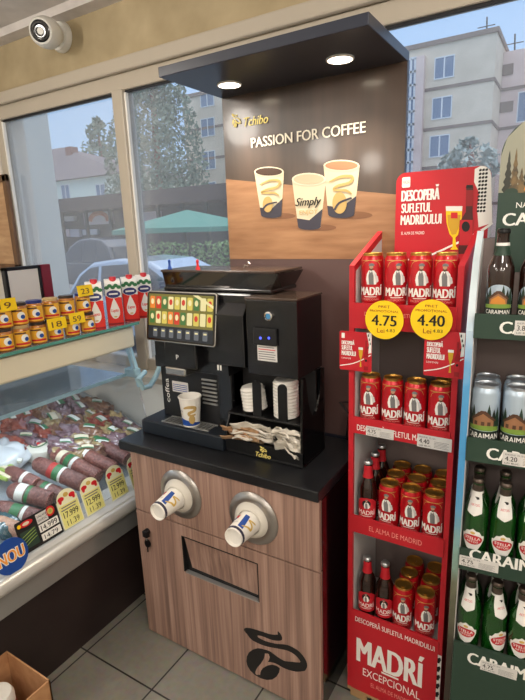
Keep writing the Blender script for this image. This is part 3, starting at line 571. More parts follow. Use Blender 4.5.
b=MB(); a=V2(173,391,1.455); c=V2(188,383,1.455); b.art(rect(a[0],a[1],c[0],c[1]),'lab_grey',vp,.001)
for i in range(4): b.art(rect(a[0]+.004,a[1]+.006+i*.008,c[0]-.004,a[1]+.009+i*.008),'print_blue',vp,.0016)
b.build('notice_sticker',cm_)
g=MB(); 
for i in range(7):
    z=1.03+i*.016; g.m('alu_grey').box(-1.185,-1.115,1.449,1.455,z,z+.006)
g.build('vent_grille',cm_)
# touchscreen, leaning back
SC=Vector((-1.22,1.392,1.378)); ta=R(9); SU=Vector((1,0,0)); SV=Vector((0,math.sin(ta),math.cos(ta))); sm=plane_map(SC,SU,SV)
sc=MB().m('steel').prism(rrect(-.167,-.096,.167,.096,.012),sm,-.014,0); sc=sc.build('touchscreen',cm_,bevel=.002)
b=MB(); b.art(rrect(-.163,-.092,.163,.092,.010),'black_gloss',sm,.0006); b.build('screen_glass',sc)
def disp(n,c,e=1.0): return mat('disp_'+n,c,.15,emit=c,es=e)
for n,c in (('bg',(96,92,44)),('yellow',(176,162,78)),('cream',(190,184,140)),('red',(170,50,36)),('green',(58,96,52)),('dark',(30,34,40)),('steel',(78,84,92)),('orange',(190,110,46))): disp(n,c,.55)  # glowing colours stand for shop shelves mirrored in the screen
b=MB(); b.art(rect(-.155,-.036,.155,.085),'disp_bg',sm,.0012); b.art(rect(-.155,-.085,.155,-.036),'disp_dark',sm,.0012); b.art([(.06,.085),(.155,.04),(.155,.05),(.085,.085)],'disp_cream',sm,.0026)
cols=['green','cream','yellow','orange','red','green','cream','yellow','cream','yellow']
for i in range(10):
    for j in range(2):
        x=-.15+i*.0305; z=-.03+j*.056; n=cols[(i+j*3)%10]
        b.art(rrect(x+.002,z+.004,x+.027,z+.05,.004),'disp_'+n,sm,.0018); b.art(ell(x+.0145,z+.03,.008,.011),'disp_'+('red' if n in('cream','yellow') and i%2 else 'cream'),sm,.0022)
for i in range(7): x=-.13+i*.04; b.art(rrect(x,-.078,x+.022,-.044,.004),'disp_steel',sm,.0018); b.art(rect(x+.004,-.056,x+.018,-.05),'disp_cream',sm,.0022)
b.build('shelf_reflection',sc)  # reflected product rows painted as glowing tiles
bx('screen_arm','machine',-1.27,-1.17,1.40,1.43,1.32,1.42,parent=cm_)
# bean hopper: smoky walls, dark rear block, lid
mat('hopper_dark',(30,28,28),.25,coat=.4); noisy('beans',(44,26,16),(84,52,32),(90,90,90),.5,2,.35,.6,.6)
hp=bx('hopper_base','hopper_dark',-1.342,-.86,1.452,1.64,1.4715,1.484,parent=cm_,bevel=.003)
sm_=MB().m('smoke_plastic')
sm_.hexa([(-1.335,1.455,1.484),(-.862,1.455,1.484),(-.862,1.459,1.484),(-1.335,1.459,1.484)],[(-1.34,1.447,1.54),(-.828,1.447,1.54),(-.828,1.451,1.54),(-1.34,1.451,1.54)])
sm_.hexa([(-1.335,1.459,1.484),(-1.331,1.459,1.484),(-1.331,1.63,1.484),(-1.335,1.63,1.484)],[(-1.34,1.451,1.54),(-1.336,1.451,1.54),(-1.336,1.63,1.54),(-1.34,1.63,1.54)]); sm_.build('hopper_window',hp)
MB().m('hopper_dark').hexa([(-.866,1.46,1.484),(-.862,1.46,1.484),(-.862,1.63,1.484),(-.866,1.63,1.484)],[(-.832,1.452,1.54),(-.826,1.452,1.54),(-.826,1.63,1.54),(-.832,1.63,1.54)]).build('hopper_side',hp)
dv=MB().m('hopper_dark')
for x in (-1.20,-1.09,-1.085): dv.box(x,x+.006,1.46,1.62,1.484,1.54)
dv.box(-1.33,-.87,1.62,1.64,1.484,1.54); dv.build('hopper_divider',hp)
MB().m('beans').grid(24,8,lambda i,j:Vector((-1.32+i*.44,1.465+j*.15,1.495+.008*noise.noise(Vector((i*24,j*9,0)))))).build('coffee_beans',hp)
mat('lid_bronze',(74,60,52),.22,.3,coat=.4); bx('hopper_lid','lid_bronze',-1.345,-.838,1.443,1.645,1.54,1.549,parent=hp,bevel=.002)
for px,c,n in ((170,'print_blue','blue locking pin'),(198,'print_red','red locking pin')):
    p=at(px,271,1,1.47); o=MB().m(c).lathe([(0,0),(.009,0),(.008,.006),(.0045,.012),(.0045,.026),(.006,.03),(.004,.036),(0,.037)],(p.x,1.47,1.549),12).build('locking_pin',hp,True); o['label']=n
p=at(247,262,1,1.53); MB().m('steel').tube([(p.x-.014,1.53,1.552),(p.x-.01,1.53,1.562),(p.x+.005,1.53,1.558),(p.x+.004,1.53,1.572),(p.x+.016,1.53,1.566)],.0025,6).build('wire_clip',hp,True)
# second unit on top of the organiser
ORX0,ORX1,ORY0,ORY1=-1.03,-.712,1.378,1.555
mu=thing('payment_unit','tall black boxed unit with a round blue lock, standing on the lid organiser','vending unit',(-.82,1.47,1.205))
bx('cabinet_body','machine',-.915,-.722,1.375,1.56,1.206,1.462,parent=mu,bevel=.003); bx('top_plate','lid_bronze',-.917,-.720,1.372,1.562,1.462,1.470,parent=mu,bevel=.002)
vp=plane_map((0,1.375,0),(1,0,0),(0,0,1)); p=at(269,316,1,1.375); l=MB().m('chrome').lathe([(.009,0),(.015,0),(.015,.006),(.010,.008)],(p.x,1.375,p.z),24,(0,-1,0),cap=False); mat('lock_blue',(70,140,190),.3); l.m('lock_blue').lathe([(0,.0),(.010,.0),(.010,.005),(0,.005)],(p.x,1.375,p.z),24,(0,-1,0)); l.build('round_lock',mu,True)
a=V2(255,345,1.375); c=V2(277.5,329,1.375); rd=bx('card_reader','black_matte',a[0],c[0],1.364,1.3755,a[1]+.004,c[1],parent=mu,bevel=.003)
mat('led_blue',(60,70,255),.4,emit=(60,80,255),es=2.5); vq=plane_map((0,1.364,0),(1,0,0),(0,0,1)); b=MB()
for px in (260.5,269): q=at(px,338,1,1.364); b.art(ell(q.x,q.z,.0042,n=12),'led_blue',vq,.0008)
b.build('indicator_lights',rd)
a=V2(258,360,1.375); c=V2(277,345,1.375); b=MB(); b.art(rect(a[0],a[1],c[0],c[1]-.004),'lab_grey',vp,.001)
for i in range(6): b.art(rect(a[0]+.004,a[1]+.006+i*.008,c[0]-.006-.004*(i%2),a[1]+.009+i*.008),'print_red' if i==4 else 'print_grey',vp,.0016)
b.build('notice_sticker',mu)
# lid and napkin organiser
og=thing('lid_organiser','black organiser stand for cup lids and napkins with gold lettering','organiser',(-.87,1.45,ZC0))
b=MB().m('black'); b.box(ORX0,ORX1,ORY0,ORY1,ZC0+.001,ZC0+.010); b.build('base',og,bevel=.002)
fl=MB().m('black').hexa([(ORX0,ORY0,ZC0+.01),(ORX1,ORY0,ZC0+.01),(ORX1,ORY0+.008,ZC0+.01),(ORX0,ORY0+.008,ZC0+.01)],[(ORX0,ORY0-.002,.945),(ORX1,ORY0-.002,.945),(ORX1,ORY0+.006,.945),(ORX0,ORY0+.006,.945)]).build('front_lip',og)
bx('back_panel','black',-.915,ORX1,ORY1-.008,ORY1,ZC0+.01,1.204,parent=og)
sp_=lambda: [(ORY0,ZC0+.01),(ORY1-.008,ZC0+.01),(ORY1-.008,1.204),(ORY1-.03,1.204)]+[(ORY1-.085+.055*math.cos(t),1.204-.15*math.sin(t)) for t in [PI*i/10 for i in range(1,10)]]+[(ORY0+.03,1.204),(ORY0+.012,1.204),(ORY0,1.03)]
MB().m('black_gloss').prism(sp_(),lambda u,v,l:Vector((ORX1-.008+l,u,v)),0,.008).build('side_panel',og)
MB().m('black').prism([(ORY0,ZC0+.01),(ORY1-.1,ZC0+.01),(ORY1-.1,1.03),(ORY0+.03,1.03),(ORY0,.98)],lambda u,v,l:Vector((ORX0+l,u,v)),0,.006).build('side_panel',og)
sh=bx('middle_shelf','black',ORX0+.006,ORX1-.008,1.388,1.50,1.036,1.044,parent=og,bevel=.002); bx('shelf_back','black_matte',ORX0+.006,ORX1-.008,1.50,1.506,ZC0+.01,1.204,parent=og)
vp2=plane_map((0,1.499,0),(1,0,0),(0,0,1)); b=MB(); a=V2(211,400,1.499); c=V2(227,387,1.499); b.art(rect(a[0],a[1],c[0],c[1]),'lab_grey',vp2,.001)
for i in range(5): b.art(rect(a[0]+.004,a[1]+.006+i*.008,c[0]-.006-.004*(i%2),a[1]+.010+i*.008),'print_red' if i in(1,4) else 'print_blue',vp2,.0016)
b.build('notice_sticker',og)

for px in (256.5,282):
    x=at(px,395,1,1.392).x; MB().m('black').prism(rrect(x-.017,1.044,x+.017,1.176,.0168,6,(0,1,1,0)),plane_map((0,1.392,0),(1,0,0),(0,0,1)),-.006,0).build('retaining_post',sh)
Tm=plane_map((0,ORY0-.0015,0),(1,0,0),(0,0,1)); a=V2(256.5,461,ORY0); c=V2(274,452,ORY0)
b=MB(); b.text('Tchibo','poster_gold',a[0],.900,.062,.018,Tm,.0016,shear=.3,off=.02); x0=a[0]+.018
bean_logo(b,'poster_gold','black',lambda x,y:(x0+(x-60)/400*.028,.942-(y-50)/345*.022),Tm,.0010); b.build('gold_lettering',fl)
# stacks of lids: every lid is a thing, nested 9 mm apart
mat('lid_plastic',(236,233,226),.4)
def make_lid():
    o=MB().m('lid_plastic').lathe([(.040,0),(.0445,.001),(.0455,.004),(.044,.007),(.041,.008),(.0395,.014),(.037,.016),(.035,.0135),(0,.013)],(0,0,0),28,cap=False).build('cup_lid',None,True); return o
ld=make_lid(); first=True
def lids(xc,yc,n,tilt,where,cnt):
    global first
    for i in range(n):
        o=ld if first else dup(ld); first=False
        o.location=(xc+math.sin(tilt)*.0118*i,yc,1.046+.0118*i*math.cos(tilt)+(.0455*abs(math.sin(tilt)))); o.rotation_euler=(0,tilt,0)
        tag(o,'white cup lid, %s up in the %s'%(ORD[i],where),'lid','cup lids in the organiser')
lids(-.937,1.444,7,R(-7),'leaning stack nearer the coffee spout',7); lids(-.808,1.444,11,0,'tall straight stack under the round lock',11)
# crumpled napkins
noisy('napkin_white',(214,206,192),(240,234,222),(20,20,20),.85,3,bump=.2); noisy('napkin_brown',(168,128,92),(206,168,130),(20,20,20),.85,3,bump=.2)
def napkin(label,c,a,lx,ly,seed,mt,tilt,grp):
    o=thing('paper_napkin',label,'napkin',c,group=grp); ca,sa=math.cos(a),math.sin(a); c=Vector(c)
    def fn(i,j,s=0):
        x=(i-.5)*lx; y=(j-.5)*ly*(1-.45*i); z=.006*noise.noise(Vector((i*4+seed,j*5,seed)))*2+.007*math.sin(j*13+seed)*(1-.4*i)+.010*math.sin(i*2.6)-tilt*y+.006*abs(2*j-1)
        return c+Vector((x*ca-y*sa,x*sa+y*ca,z+.006+s))
    b=MB().m(mt); b.grid(16,12,fn); b.grid(16,12,lambda i,j:fn(i,j,.0025+.004*math.sin(j*PI)))
    ob=b.build('folded_sheet',o,True,ang=50); md=ob.modifiers.new('thick','SOLIDIFY'); md.thickness=.0008
    return o
for i in range(7):
    mt='napkin_brown' if i in(0,2,4) else 'napkin_white'
    napkin('crumpled %s napkin, %s sheet up in the heap beside the drip tray'%('kraft brown' if i in(0,2,4) else 'white',ORD[i]),(-.948+.004*(i%3)+(.024 if mt=='napkin_white' else -.022),1.405+.004*(i%2),.918+.0095*i),R(random.uniform(-14,14)),.145,.09,3.1*i+1,mt,.55,'napkins in the organiser')
for i in range(7):
    napkin('white paper napkin, %s sheet up in the heap by the gold lettering'%ORD[i],(-.775+random.uniform(-.006,.006),1.408+.003*(i%2),.914+.011*i),R(random.uniform(-60,25)),.105,.085,2.3*i+40,'napkin_white',.5,'napkins in the organiser')
# paper cup under the spout
cp0=Vector((at(190.5,408,1,1.405).x,1.405,.9535)); cu=thing('paper_cup','white paper cup with blue and gold swirl standing on the drip tray','cup',tuple(cp0))
MB().m('paper_white').lathe([(0,.006),(.030,.006),(.031,0),(.0325,0),(.0425,.112),(.0455,.1135),(.046,.117),(.0435,.119),(.0415,.114),(.0315,.012),(0,.012)],cp0,36,cap=False).build('cup_wall',cu,True)
def cm2(u,v,l):
    r=.0325+.010*v/.112; a=u/.038+R(30); return cp0+Vector(((r+l)*math.sin(a),-(r+l)*math.cos(a),v))
b=MB(); c=.006
b.art([(-.06,.006),(.055,.006),(.055,.012),(.02,.012),(.005,.022),(-.03,.034),(-.06,.036)],'print_blue',cm2,.0006,c); b.arts(ribbon([(-.02,.078),(.0,.084),(.022,.08),(.02,.068),(.0,.06),(.004,.05),(.025,.052)],[.005,.012,.013,.012,.011,.010,.006]),'p_gold',cm2,.0009,c); b.art(ell(.01,.032,.013,.018),'p_gold',cm2,.0012,c); b.text('Simply','print_navy',-.052,.058,.026,.014,cm2,.001,c,shear=.3); b.text('ENJOY','p_gold',-.05,.046,.022,.009,cm2,.001,c); b.build('printed_swirl',cu)
# ---------------------------------------------------------------- beer prototypes (built at the origin, fronts face -y)
mat('glass_brown',(34,14,8),.06,coat=.8); mat('cap_silver',(196,198,200),.3,.9); mat('cap_black',(26,26,26),.4,.5); mat('can_gold',(196,150,74),.28,.9); mat('can_silver',(196,204,212),.28,.85)
mat('glass_green',(20,84,22),.06,coat=.8,trans=.4); mat('cap_bronze',(96,84,76),.35,.8); mat('foil_white',(222,220,214),.35,.2); mat('label_white',(232,230,226),.5)
mat('can_sky',(182,200,216),.32,.45,coat=.3); mat('forest',(34,58,44),.5); mat('forest_dark',(22,36,30),.5); mat('cottage',(150,106,74),.5); mat('cottage_dark',(84,56,40),.5); mat('lawn',(120,150,60),.5); mat('amber_glow',(206,134,52),.5)
def man(b,mp,x,z,s,cut):
    q=lambda pts:[(x+u*s,z+v*s) for u,v in pts]
    b.art(q([(-11,0),(-14,14),(-12,28),(-7,38),(7,38),(13,30),(16,14),(13,0)]),'print_white',mp,.0012,cut); b.art(q([(-5,0),(-7,24),(-4,37),(-1,31),(2,37),(6,24),(7,0)]),'print_grey',mp,.0016,cut)
    b.art(q([(8,30),(17,22),(20,8),(13,4)]),'lab_grey',mp,.0018,cut); b.art(q(ell(0,46,5.2,7.5,12)),'skin_print',mp,.0016,cut); b.art(q([(-5,46),(-4,39),(0,36.5),(4,39),(5,46),(2,42.5),(-2,42.5)]),'print_brown',mp,.002,cut)
    b.art(q([(-7,50),(-5,56),(1,58),(7,55),(8,50)]),'print_grey',mp,.002,cut)
def make_can_red():
    o=thing('beer_can','','can',local=True)
    MB().m('red_can').lathe([(0,.006),(.021,.004),(.024,0),(.026,.001),(.033,.011),(.0332,.03),(.0332,.146),(.032,.152),(.0285,.1605)],(0,0,0),36,cap=False).build('can_body',o,True)
    ld_=MB().m('can_gold').lathe([(.0285,.1600),(.0280,.1640),(.0288,.1672),(.0280,.1680),(.0268,.1672),(.0258,.1635),(0,.1640)],(0,0,0),36,cap=False).build('can_lid',o,True)
    MB().m('can_gold').prism(rrect(-.007,-.016,.007,.008,.006),plane_map((0,0,.1643),(1,0,0),(0,1,0)),0,.0016).build('ring_pull',ld_)
    mp=cyl_map(.0332); b=MB(); c=.005
    man(b,mp,.002,.078,.00108,c); b.text('MADRÍ','print_white',-.035,.046,.070,.031,mp,.0016,c,off=.03); b.art(rect(-.018,.0405,.018,.0425),'print_white',mp,.0012,c); b.text('EXCEPCIONAL','red_pale',-.026,.031,.052,.006,mp,.0012,c)
    for s in (-1,1): b.arts(ribbon([(s*.030,.128),(s*.022,.142),(s*.008,.147),(0,.148)],[.0012]*4),'print_gold',mp,.0006,c)
    b.art(rect(-.034,.147,.034,.1485),'print_gold',mp,.0006,c); b.build('printed_design',o); return o
def bottle_body(b,prof,n=32): return b.lathe(prof,(0,0,0),n,cap=False)
PROF=[(0,.004),(.024,0),(.029,.002),(.0305,.008),(.0305,.128),(.029,.142),(.022,.160),(.0155,.176),(.0138,.195),(.0128,.216),(.0138,.219),(.0138,.224),(0,.224)]
def prof_r(z):
    for (r0,z0),(r1,z1) in zip(PROF,PROF[1:]):
        if z0<=z<=z1 and z1>z0: return r0+(r1-r0)*(z-z0)/(z1-z0)
    return .0305
def crown(o,mt): MB().m(mt).lathe([(.0150,.2185),(.0155,.220),(.0148,.226),(.012,.2295),(0,.230)],(0,0,0),24,cap=False).build('crown_cap',o,True)
def make_bottle_red():
    o=thing('beer_bottle','','bottle',local=True); bottle_body(MB().m('glass_brown'),PROF).build('bottle_body',o,True); crown(o,'cap_silver')
    n=MB().m('red'); n.lathe([(prof_r(z)+.0006,z) for z in (.172,.182,.195,.206,.214)],(0,0,0),28,cap=False); n.build('neck_label',o,True)
    b=MB(); mp=cyl_map(.0305,rf=prof_r); c=.005
    b.art([(-.034,.03),(.034,.03),(.036,.09),(.02,.104),(0,.108),(-.02,.104),(-.036,.09)],'red',mp,.0005,c); b.art(ell(0,.086,.014,.014),'print_black',mp,.0009,c); man(b,mp,0,.070,.00058,c); b.text('MADRÍ','print_white',-.028,.047,.056,.02,mp,.0012,c,off=.01); b.art(rect(-.02,.041,.02,.043),'print_white',mp,.001,c); b.build('body_label',o); return o
def make_bottle_green():
    o=thing('beer_bottle','','bottle',local=True); bottle_body(MB().m('glass_green'),PROF).build('bottle_body',o,True); crown(o,'cap_bronze')
    n=MB().m('cap_bronze'); n.lathe([(prof_r(z)+.0006,z) for z in (.196,.206,.214)],(0,0,0),28,cap=False); n.m('foil_white'); n.lathe([(prof_r(z)+.0006,z) for z in (.190,.196)],(0,0,0),28,cap=False); n.build('neck_foil',o,True)
    b=MB(); mp=cyl_map(.0305,rf=prof_r); c=.005
    b.art([(0,.132),(.019,.141),(.027,.168),(.028,.196),(-.028,.196),(-.027,.168),(-.019,.141)],'label_white',mp,.0012,c); b.text('ARTOIS','print_red',-.014,.158,.028,.006,mp,.0016,c); b.art(ell(0,.178,.018,.004),'print_black',mp,.0016,c); b.build('neck_label',o)
    b=MB(); k_=.80; S_=lambda pts:[(x*k_,.030+(z-.030)*.92) for x,z in pts]
    b.art(S_([(0,.030),(.018,.036),(.029,.052),(.036,.066),(.036,.078),(.028,.080),(.020,.092),(.010,.094),(0,.101),(-.010,.094),(-.020,.092),(-.028,.080),(-.036,.078),(-.036,.066),(-.029,.052),(-.018,.036)]),'label_white',mp,.0008,c)
    b.art(S_(ell(0,.066,.031,.015)),'red_dark',mp,.0012,c); b.art(S_(ell(0,.066,.029,.0135)),'red',mp,.0015,c); b.text('STELLA','print_white',-.019,.063,.038,.008,mp,.0018,c,off=.02); b.text('ARTOIS','print_white',-.014,.0545,.028,.006,mp,.0018,c); b.art(ell(0,.083,.006,.004),'print_gold',mp,.0012,c); b.build('body_label',o); return o
def cottage_art(b,mp,x,z,s,c):
    q=lambda pts:[(x+u*s,z+v*s) for u,v in pts]
    for i,(u,hh) in enumerate(((-28,44),(-20,52),(-10,40),(10,56),(20,46),(28,50))): b.art(q([(u-7,8),(u+7,8),(u+5,hh*.5),(u+3,hh*.75),(u,hh),(u-3,hh*.75),(u-5,hh*.5)]),'forest' if i%2 else 'forest_dark',mp,.0008,c)
    b.art(q([(-20,8),(20,8),(20,24),(-20,24)]),'cottage',mp,.0012,c); b.art(q([(-25,22),(-4,42),(4,42),(25,22),(20,21),(0,36),(-20,21)]),'cottage_dark',mp,.0018,c); b.art(q([(-18,23),(0,36),(18,23)]),'cottage',mp,.0014,c)
    for u in (-13,0,11): b.art(q(rect(u-3,11,u+3,19)),'cottage_dark',mp,.0018,c)
    b.art(q([(-32,0),(32,0),(32,8),(10,11),(-32,8)]),'lawn',mp,.0014,c)
def make_can_blue():
    o=thing('beer_can','','can',local=True)
    MB().m('can_sky').lathe([(0,.006),(.021,.004),(.024,0),(.026,.001),(.033,.011),(.0332,.03),(.0332,.146),(.032,.152),(.0285,.1605)],(0,0,0),36,cap=False).build('can_body',o,True)
    ld_=MB().m('can_silver').lathe([(.0285,.1600),(.0280,.1640),(.0288,.1672),(.0280,.1680),(.0268,.1672),(.0258,.1635),(0,.1640)],(0,0,0),36,cap=False).build('can_lid',o,True)
    MB().m('can_silver').prism(rrect(-.007,-.016,.007,.008,.006),plane_map((0,0,.1643),(1,0,0),(0,1,0)),0,.0016).build('ring_pull',ld_)
    mp=cyl_map(.0332); b=MB(); c=.005; b.art(rect(-.1,.008,.1,.05),'forest_dark',mp,.0004,c); cottage_art(b,mp,0,.052,.00125,c); b.text('CARAIMAN','print_white',-.040,.030,.080,.015,mp,.0014,c,off=.015); b.text('BERE','print_white',-.012,.020,.024,.005,mp,.0012,c); b.build('printed_design',o); return o
def make_bottle_brown():
    o=thing('beer_bottle','','bottle',local=True); bottle_body(MB().m('glass_brown'),PROF).build('bottle_body',o,True); crown(o,'cap_black')
    n=MB().m('forest'); n.lathe([(prof_r(z)+.0006,z) for z in (.168,.175,.183,.19)],(0,0,0),28,cap=False); n.m('label_white'); n.lathe([(prof_r(z)+.0008,z) for z in (.19,.194,.197)],(0,0,0),28,cap=False); n.build('neck_label',o,True)
    b=MB(); mp=cyl_map(.0305,rf=prof_r); c=.005; b.art([(-.034,.028),(.034,.028),(.034,.07)]+ell(0,.07,.034,.032,14,0,PI)[1:-1]+[(-.034,.07)],'can_sky',mp,.0005,c); b.art(rect(-.034,.028,.034,.046),'forest_dark',mp,.0008,c); cottage_art(b,mp,0,.046,.00098,c); b.art([(-.016,.056),(.016,.056),(.014,.066),(0,.076),(-.014,.066)],'amber_glow',mp,.003,c); b.text('CARAIMAN','print_white',-.028,.032,.056,.010,mp,.0014,c,off=.015); b.build('body_label',o); return o
PROTO={}
def place(kind,loc,rot,label,group):
    if kind not in PROTO:
        o={'rcan':make_can_red,'rbot':make_bottle_red,'gbot':make_bottle_green,'bcan':make_can_blue,'bbot':make_bottle_brown}[kind]()
        PROTO[kind]=o; o.location=loc; o.rotation_euler=(0,0,rot); o['label']=label; o['group']=group; return o
    return dup(PROTO[kind],loc,rot,label,group)
# ---------------------------------------------------------------- red beer stand
S0,S1,SY,SB=-.562,-.240,1.41,1.66
st=thing('beer_stand','narrow red cardboard beer stand with a tall red header card','display stand',(-.40,1.53,0))
mat('liner',(206,202,200),.6); mat('inner_back',(120,106,102),.6); mat('pallet',(176,140,98),.7)
for a,b_,ins in ((S0,S0+.016,1),(S1-.016,S1,-1)):
    pf=[(SY,.045),(SB,.045),(SB,1.665),(SY,1.572)]; x=(a,b_)
    MB().m('red').prism(pf,lambda u,v,l:Vector((x[0]+l,u,v)),0,.016).build('side_panel',st)
    li=[(SY+.012,.05),(SB-.006,.05),(SB-.006,1.64),(SY+.012,1.555)]; xi=b_ if ins>0 else a
    MB().m('liner').prism(li,lambda u,v,l:Vector((xi+ins*l,u,v)),.0002,.001).build('side_liner',st)
bx('back_panel','inner_back',S0+.016,S1-.016,SB-.008,SB,.045,1.57,parent=st)
LV=[(1.437,1.385,1.462),(1.063,1.045,1.099),(.708,.690,.750),(.345,.328,.380)]
LT=[None,'DESCOPERĂ SUFLETUL MADRIDULUI','EL ALMA DE MADRID','DESCOPERĂ SUFLETUL MADRIDULUI']
for i,(zs,z0,z1) in enumerate(LV):
    sh=bx('shelf','liner',S0+.017,S1-.017,SY+.006,SB-.009,zs-.008,zs,parent=st)
    lp=bx('shelf_lip','red',S0+.012,S1-.012,SY-.004,SY+.004,z0,z1,parent=sh); mp=plane_map((0,SY-.004,0),(1,0,0),(0,0,1)); b=MB()
    if i==0: b.text('DESCOPERĂ SUFLETUL MADRIDULUI','red_pale',S0+.05,1.425,.24,.016,mp,.0010)
    elif i==2: b.text(LT[i],'red_pale',S0+.075,z0+.02,.17,.018,mp,.0010)
    else: b.text(LT[i],'print_white',S0+.03,z0+.012,.27,.026,mp,.0010,off=.005)
    b.build('lip_lettering',lp)
bp=bx('base_panel','red',S0+.016,S1-.012,SY-.003,SY+.005,.045,.328,parent=st); mp=plane_map((0,SY-.003,0),(1,0,0),(0,0,1)); b=MB()
p1=at(357,665,1,SY); b.text('MADRÍ','print_white',S0+.035,.175,.235,.125,mp,.001,off=.022); b.art(rect(-.435,.165,-.375,.172),'print_white',mp,.001); b.text('EXCEPCIONAL','print_white',S0+.06,.122,.20,.032,mp,.001); b.text('EL ALMA DE MADRID','red_pale',S0+.09,.085,.14,.018,mp,.001); b.build('base_lettering',bp)
# houndstooth strip beside the base lettering
b=MB(); mp=plane_map((0,SY,0),(1,0,0),(0,0,1)); b.art(rect(S1-.012,.05,S1,.33),'print_white',mp,.0008)
for i in range(8): z=.06+i*.034; b.art([(S1-.012,z),(S1-.006,z),(S1-.001,z+.016),(S1-.004,z+.024),(S1-.012,z+.018)],'print_black',mp,.0012)
b.build('houndstooth_strip',st)
pl=MB().m('pallet'); pl.box(S0,S1,SY,SB,.03,.044)
for y in (SY+.005,SB-.05): pl.box(S0+.01,S0+.07,y,y+.045,0,.03); pl.box(S1-.07,S1-.01,y,y+.045,0,.03)
pl.build('pallet_base',st)
# header card; artwork laid out on the card's own plane
HYY=SB-.012; hx0,hx1=-.500,-.222; hz0,hz1=1.50,1.842
hd=MB().m('red').prism(rrect(hx0,hz0,hx1,hz1,.03,6,(0,1,1,0)),plane_map((0,HYY,0),(1,0,0),(0,0,1)),-.005,0).build('header_card',st)
HM=plane_map((0,HYY,0),(1,0,0),(0,0,1)); b=MB()
def H2(px,py): p=at(px,py,1,HYY); return (p.x,p.z)
def hcrop(x,y): return H2(330+x/2.692,y/2.692)
b.art([hcrop(390,455),(hx1-.03,hz1)]+[(hx1-.03+.03*math.sin(t),hz1-.03+.03*math.cos(t)) for t in (PI/8,PI/4,3*PI/8)]+[(hx1,hz1-.03),hcrop(437,600),hcrop(400,612),hcrop(396,560),hcrop(402,520),hcrop(388,490)],'print_white',HM,.001)
hx=hcrop(398,470); 
for i in range(7):
    for j in range(12):
        x=hx[0]+.006+i*.0085; z=hz1-.012-j*.0105
        if x<hx1-.006 and z>1.70 and not(i>4 and j<1): b.art([(x-.003,z-.003),(x+.003,z-.003),(x+.0045,z+.001),(x+.002,z+.0045),(x-.003,z+.002)],'print_black',HM,.0016)
b.arts(ribbon([hcrop(200,700),hcrop(260,690),hcrop(330,660),hcrop(400,625),hcrop(438,600)],[.004,.006,.006,.008,.006]),'print_white',HM,.0012)
def htext(s,x0,y1,x1,y0,mt='print_white',off=.0):
    p=hcrop(x0,y1); q=hcrop(x1,y1); r=hcrop(x0,y0); b.text(s,mt,p[0],p[1],q[0]-p[0],r[1]-p[1],HM,.0016,off=off)
htext('DESCOPERĂ',192,543,295,503,off=.03); htext('SUFLETUL',192,574,274,549,off=.03); htext('MADRIDULUI',190,606,300,580,off=.03); htext('EL ALMA DE MADRID',192,632,254,624)
p=hcrop(194,506); q=hcrop(217,476); b.art(rrect(p[0],p[1],q[0],q[1],.004),'print_white',HM,.0016); htext('MADRI',197,496,214,487,'print_red')
mat('bottle_print',(74,24,22),.4)
b.art([hcrop(312,556),hcrop(357,556),hcrop(354,600),hcrop(345,632),hcrop(338,640),hcrop(340,664),hcrop(346,672),hcrop(324,672),hcrop(330,664),hcrop(331,640),hcrop(322,630),hcrop(314,600)],'yellow',HM,.002); mat('beer_gold',(206,160,40),.4); b.art([hcrop(316,578),hcrop(352,578),hcrop(349,606),hcrop(340,630),hcrop(328,632),hcrop(318,606)],'beer_gold',HM,.0026); b.art([hcrop(312,555),hcrop(357,555),hcrop(356,568),hcrop(313,568)],'print_white',HM,.0026); b.art([hcrop(326,588),hcrop(344,588),hcrop(344,572),hcrop(326,572)],'print_red',HM,.003)
b.art([hcrop(346,684),hcrop(383,682),hcrop(386,600),hcrop(384,570),hcrop(386,505),hcrop(367,505),hcrop(366,570),hcrop(348,600)],'bottle_print',HM,.002); b.art([hcrop(367,555),hcrop(385,555),hcrop(386,512),hcrop(367,512)],'red_dark',HM,.0026); b.art([hcrop(348,660),hcrop(384,660),hcrop(385,592),hcrop(349,592)],'red',HM,.0026); b.art([hcrop(366,506),hcrop(386,506),hcrop(385,498),hcrop(368,498)],'print_black',HM,.003); b.art([hcrop(*q) for q in ell(366,610,11,14)],'print_black',HM,.003); htext('MADRI',350,645,383,628)
b.build('header_artwork',hd)
# stock on the red stand
G1='red beer cans on the red stand'; G2='red labelled beer bottles on the red stand'
def pxx(px,py,y): return at(px,py,1,y).x
for i,px in enumerate((374,398.5,425,451)):
    y=SY+.045; place('rcan',(-.506+i*.0705,y,1.438),R((9,24,14,2)[i]),'red beer can on the top shelf of the red stand, %s from the poster'%ORD[i],G1)
for i,px in enumerate((371,394,416.5,442)):
    y=SY+.045; place('rcan',(-.506+i*.0705,y,1.064),R((2,14,4,12)[i]),'red beer can on the second shelf of the red stand, %s from the poster'%ORD[i],G1)
place('rcan',(-.294,SY+.115,1.064),R(10),'red beer can half hidden behind the end can on the second shelf',G1)
for r,(y,pts) in enumerate(((SY+.045,((388,500),(410.5,508),(433,516))),(SY+.115,((396.5,478),(417,484),(438,490))),(SY+.185,((403,467),(421,473),(442,476))))):
    for i,(px,py) in enumerate(pts): place('rcan',(-.438+i*.0705+(.0),y,.709),R(5)+random.uniform(-.15,.15),'red can, third red-stand shelf, %s row, %s from the bottles'%(('front','middle','back')[r],ORD[i]),G1)
for i in range(3): y=SY+.04+i*.068; place('rbot',(-.509,y,.709),R(12),'red labelled bottle on the third shelf of the red stand, %s from the lip'%ORD[i],G2)
for i,x in enumerate((-.508,-.445)): place('rbot',(x,SY+.045,.346),R(12),'red labelled bottle on the bottom red-stand shelf, %s from the coffee cabinet'%ORD[i],G2)
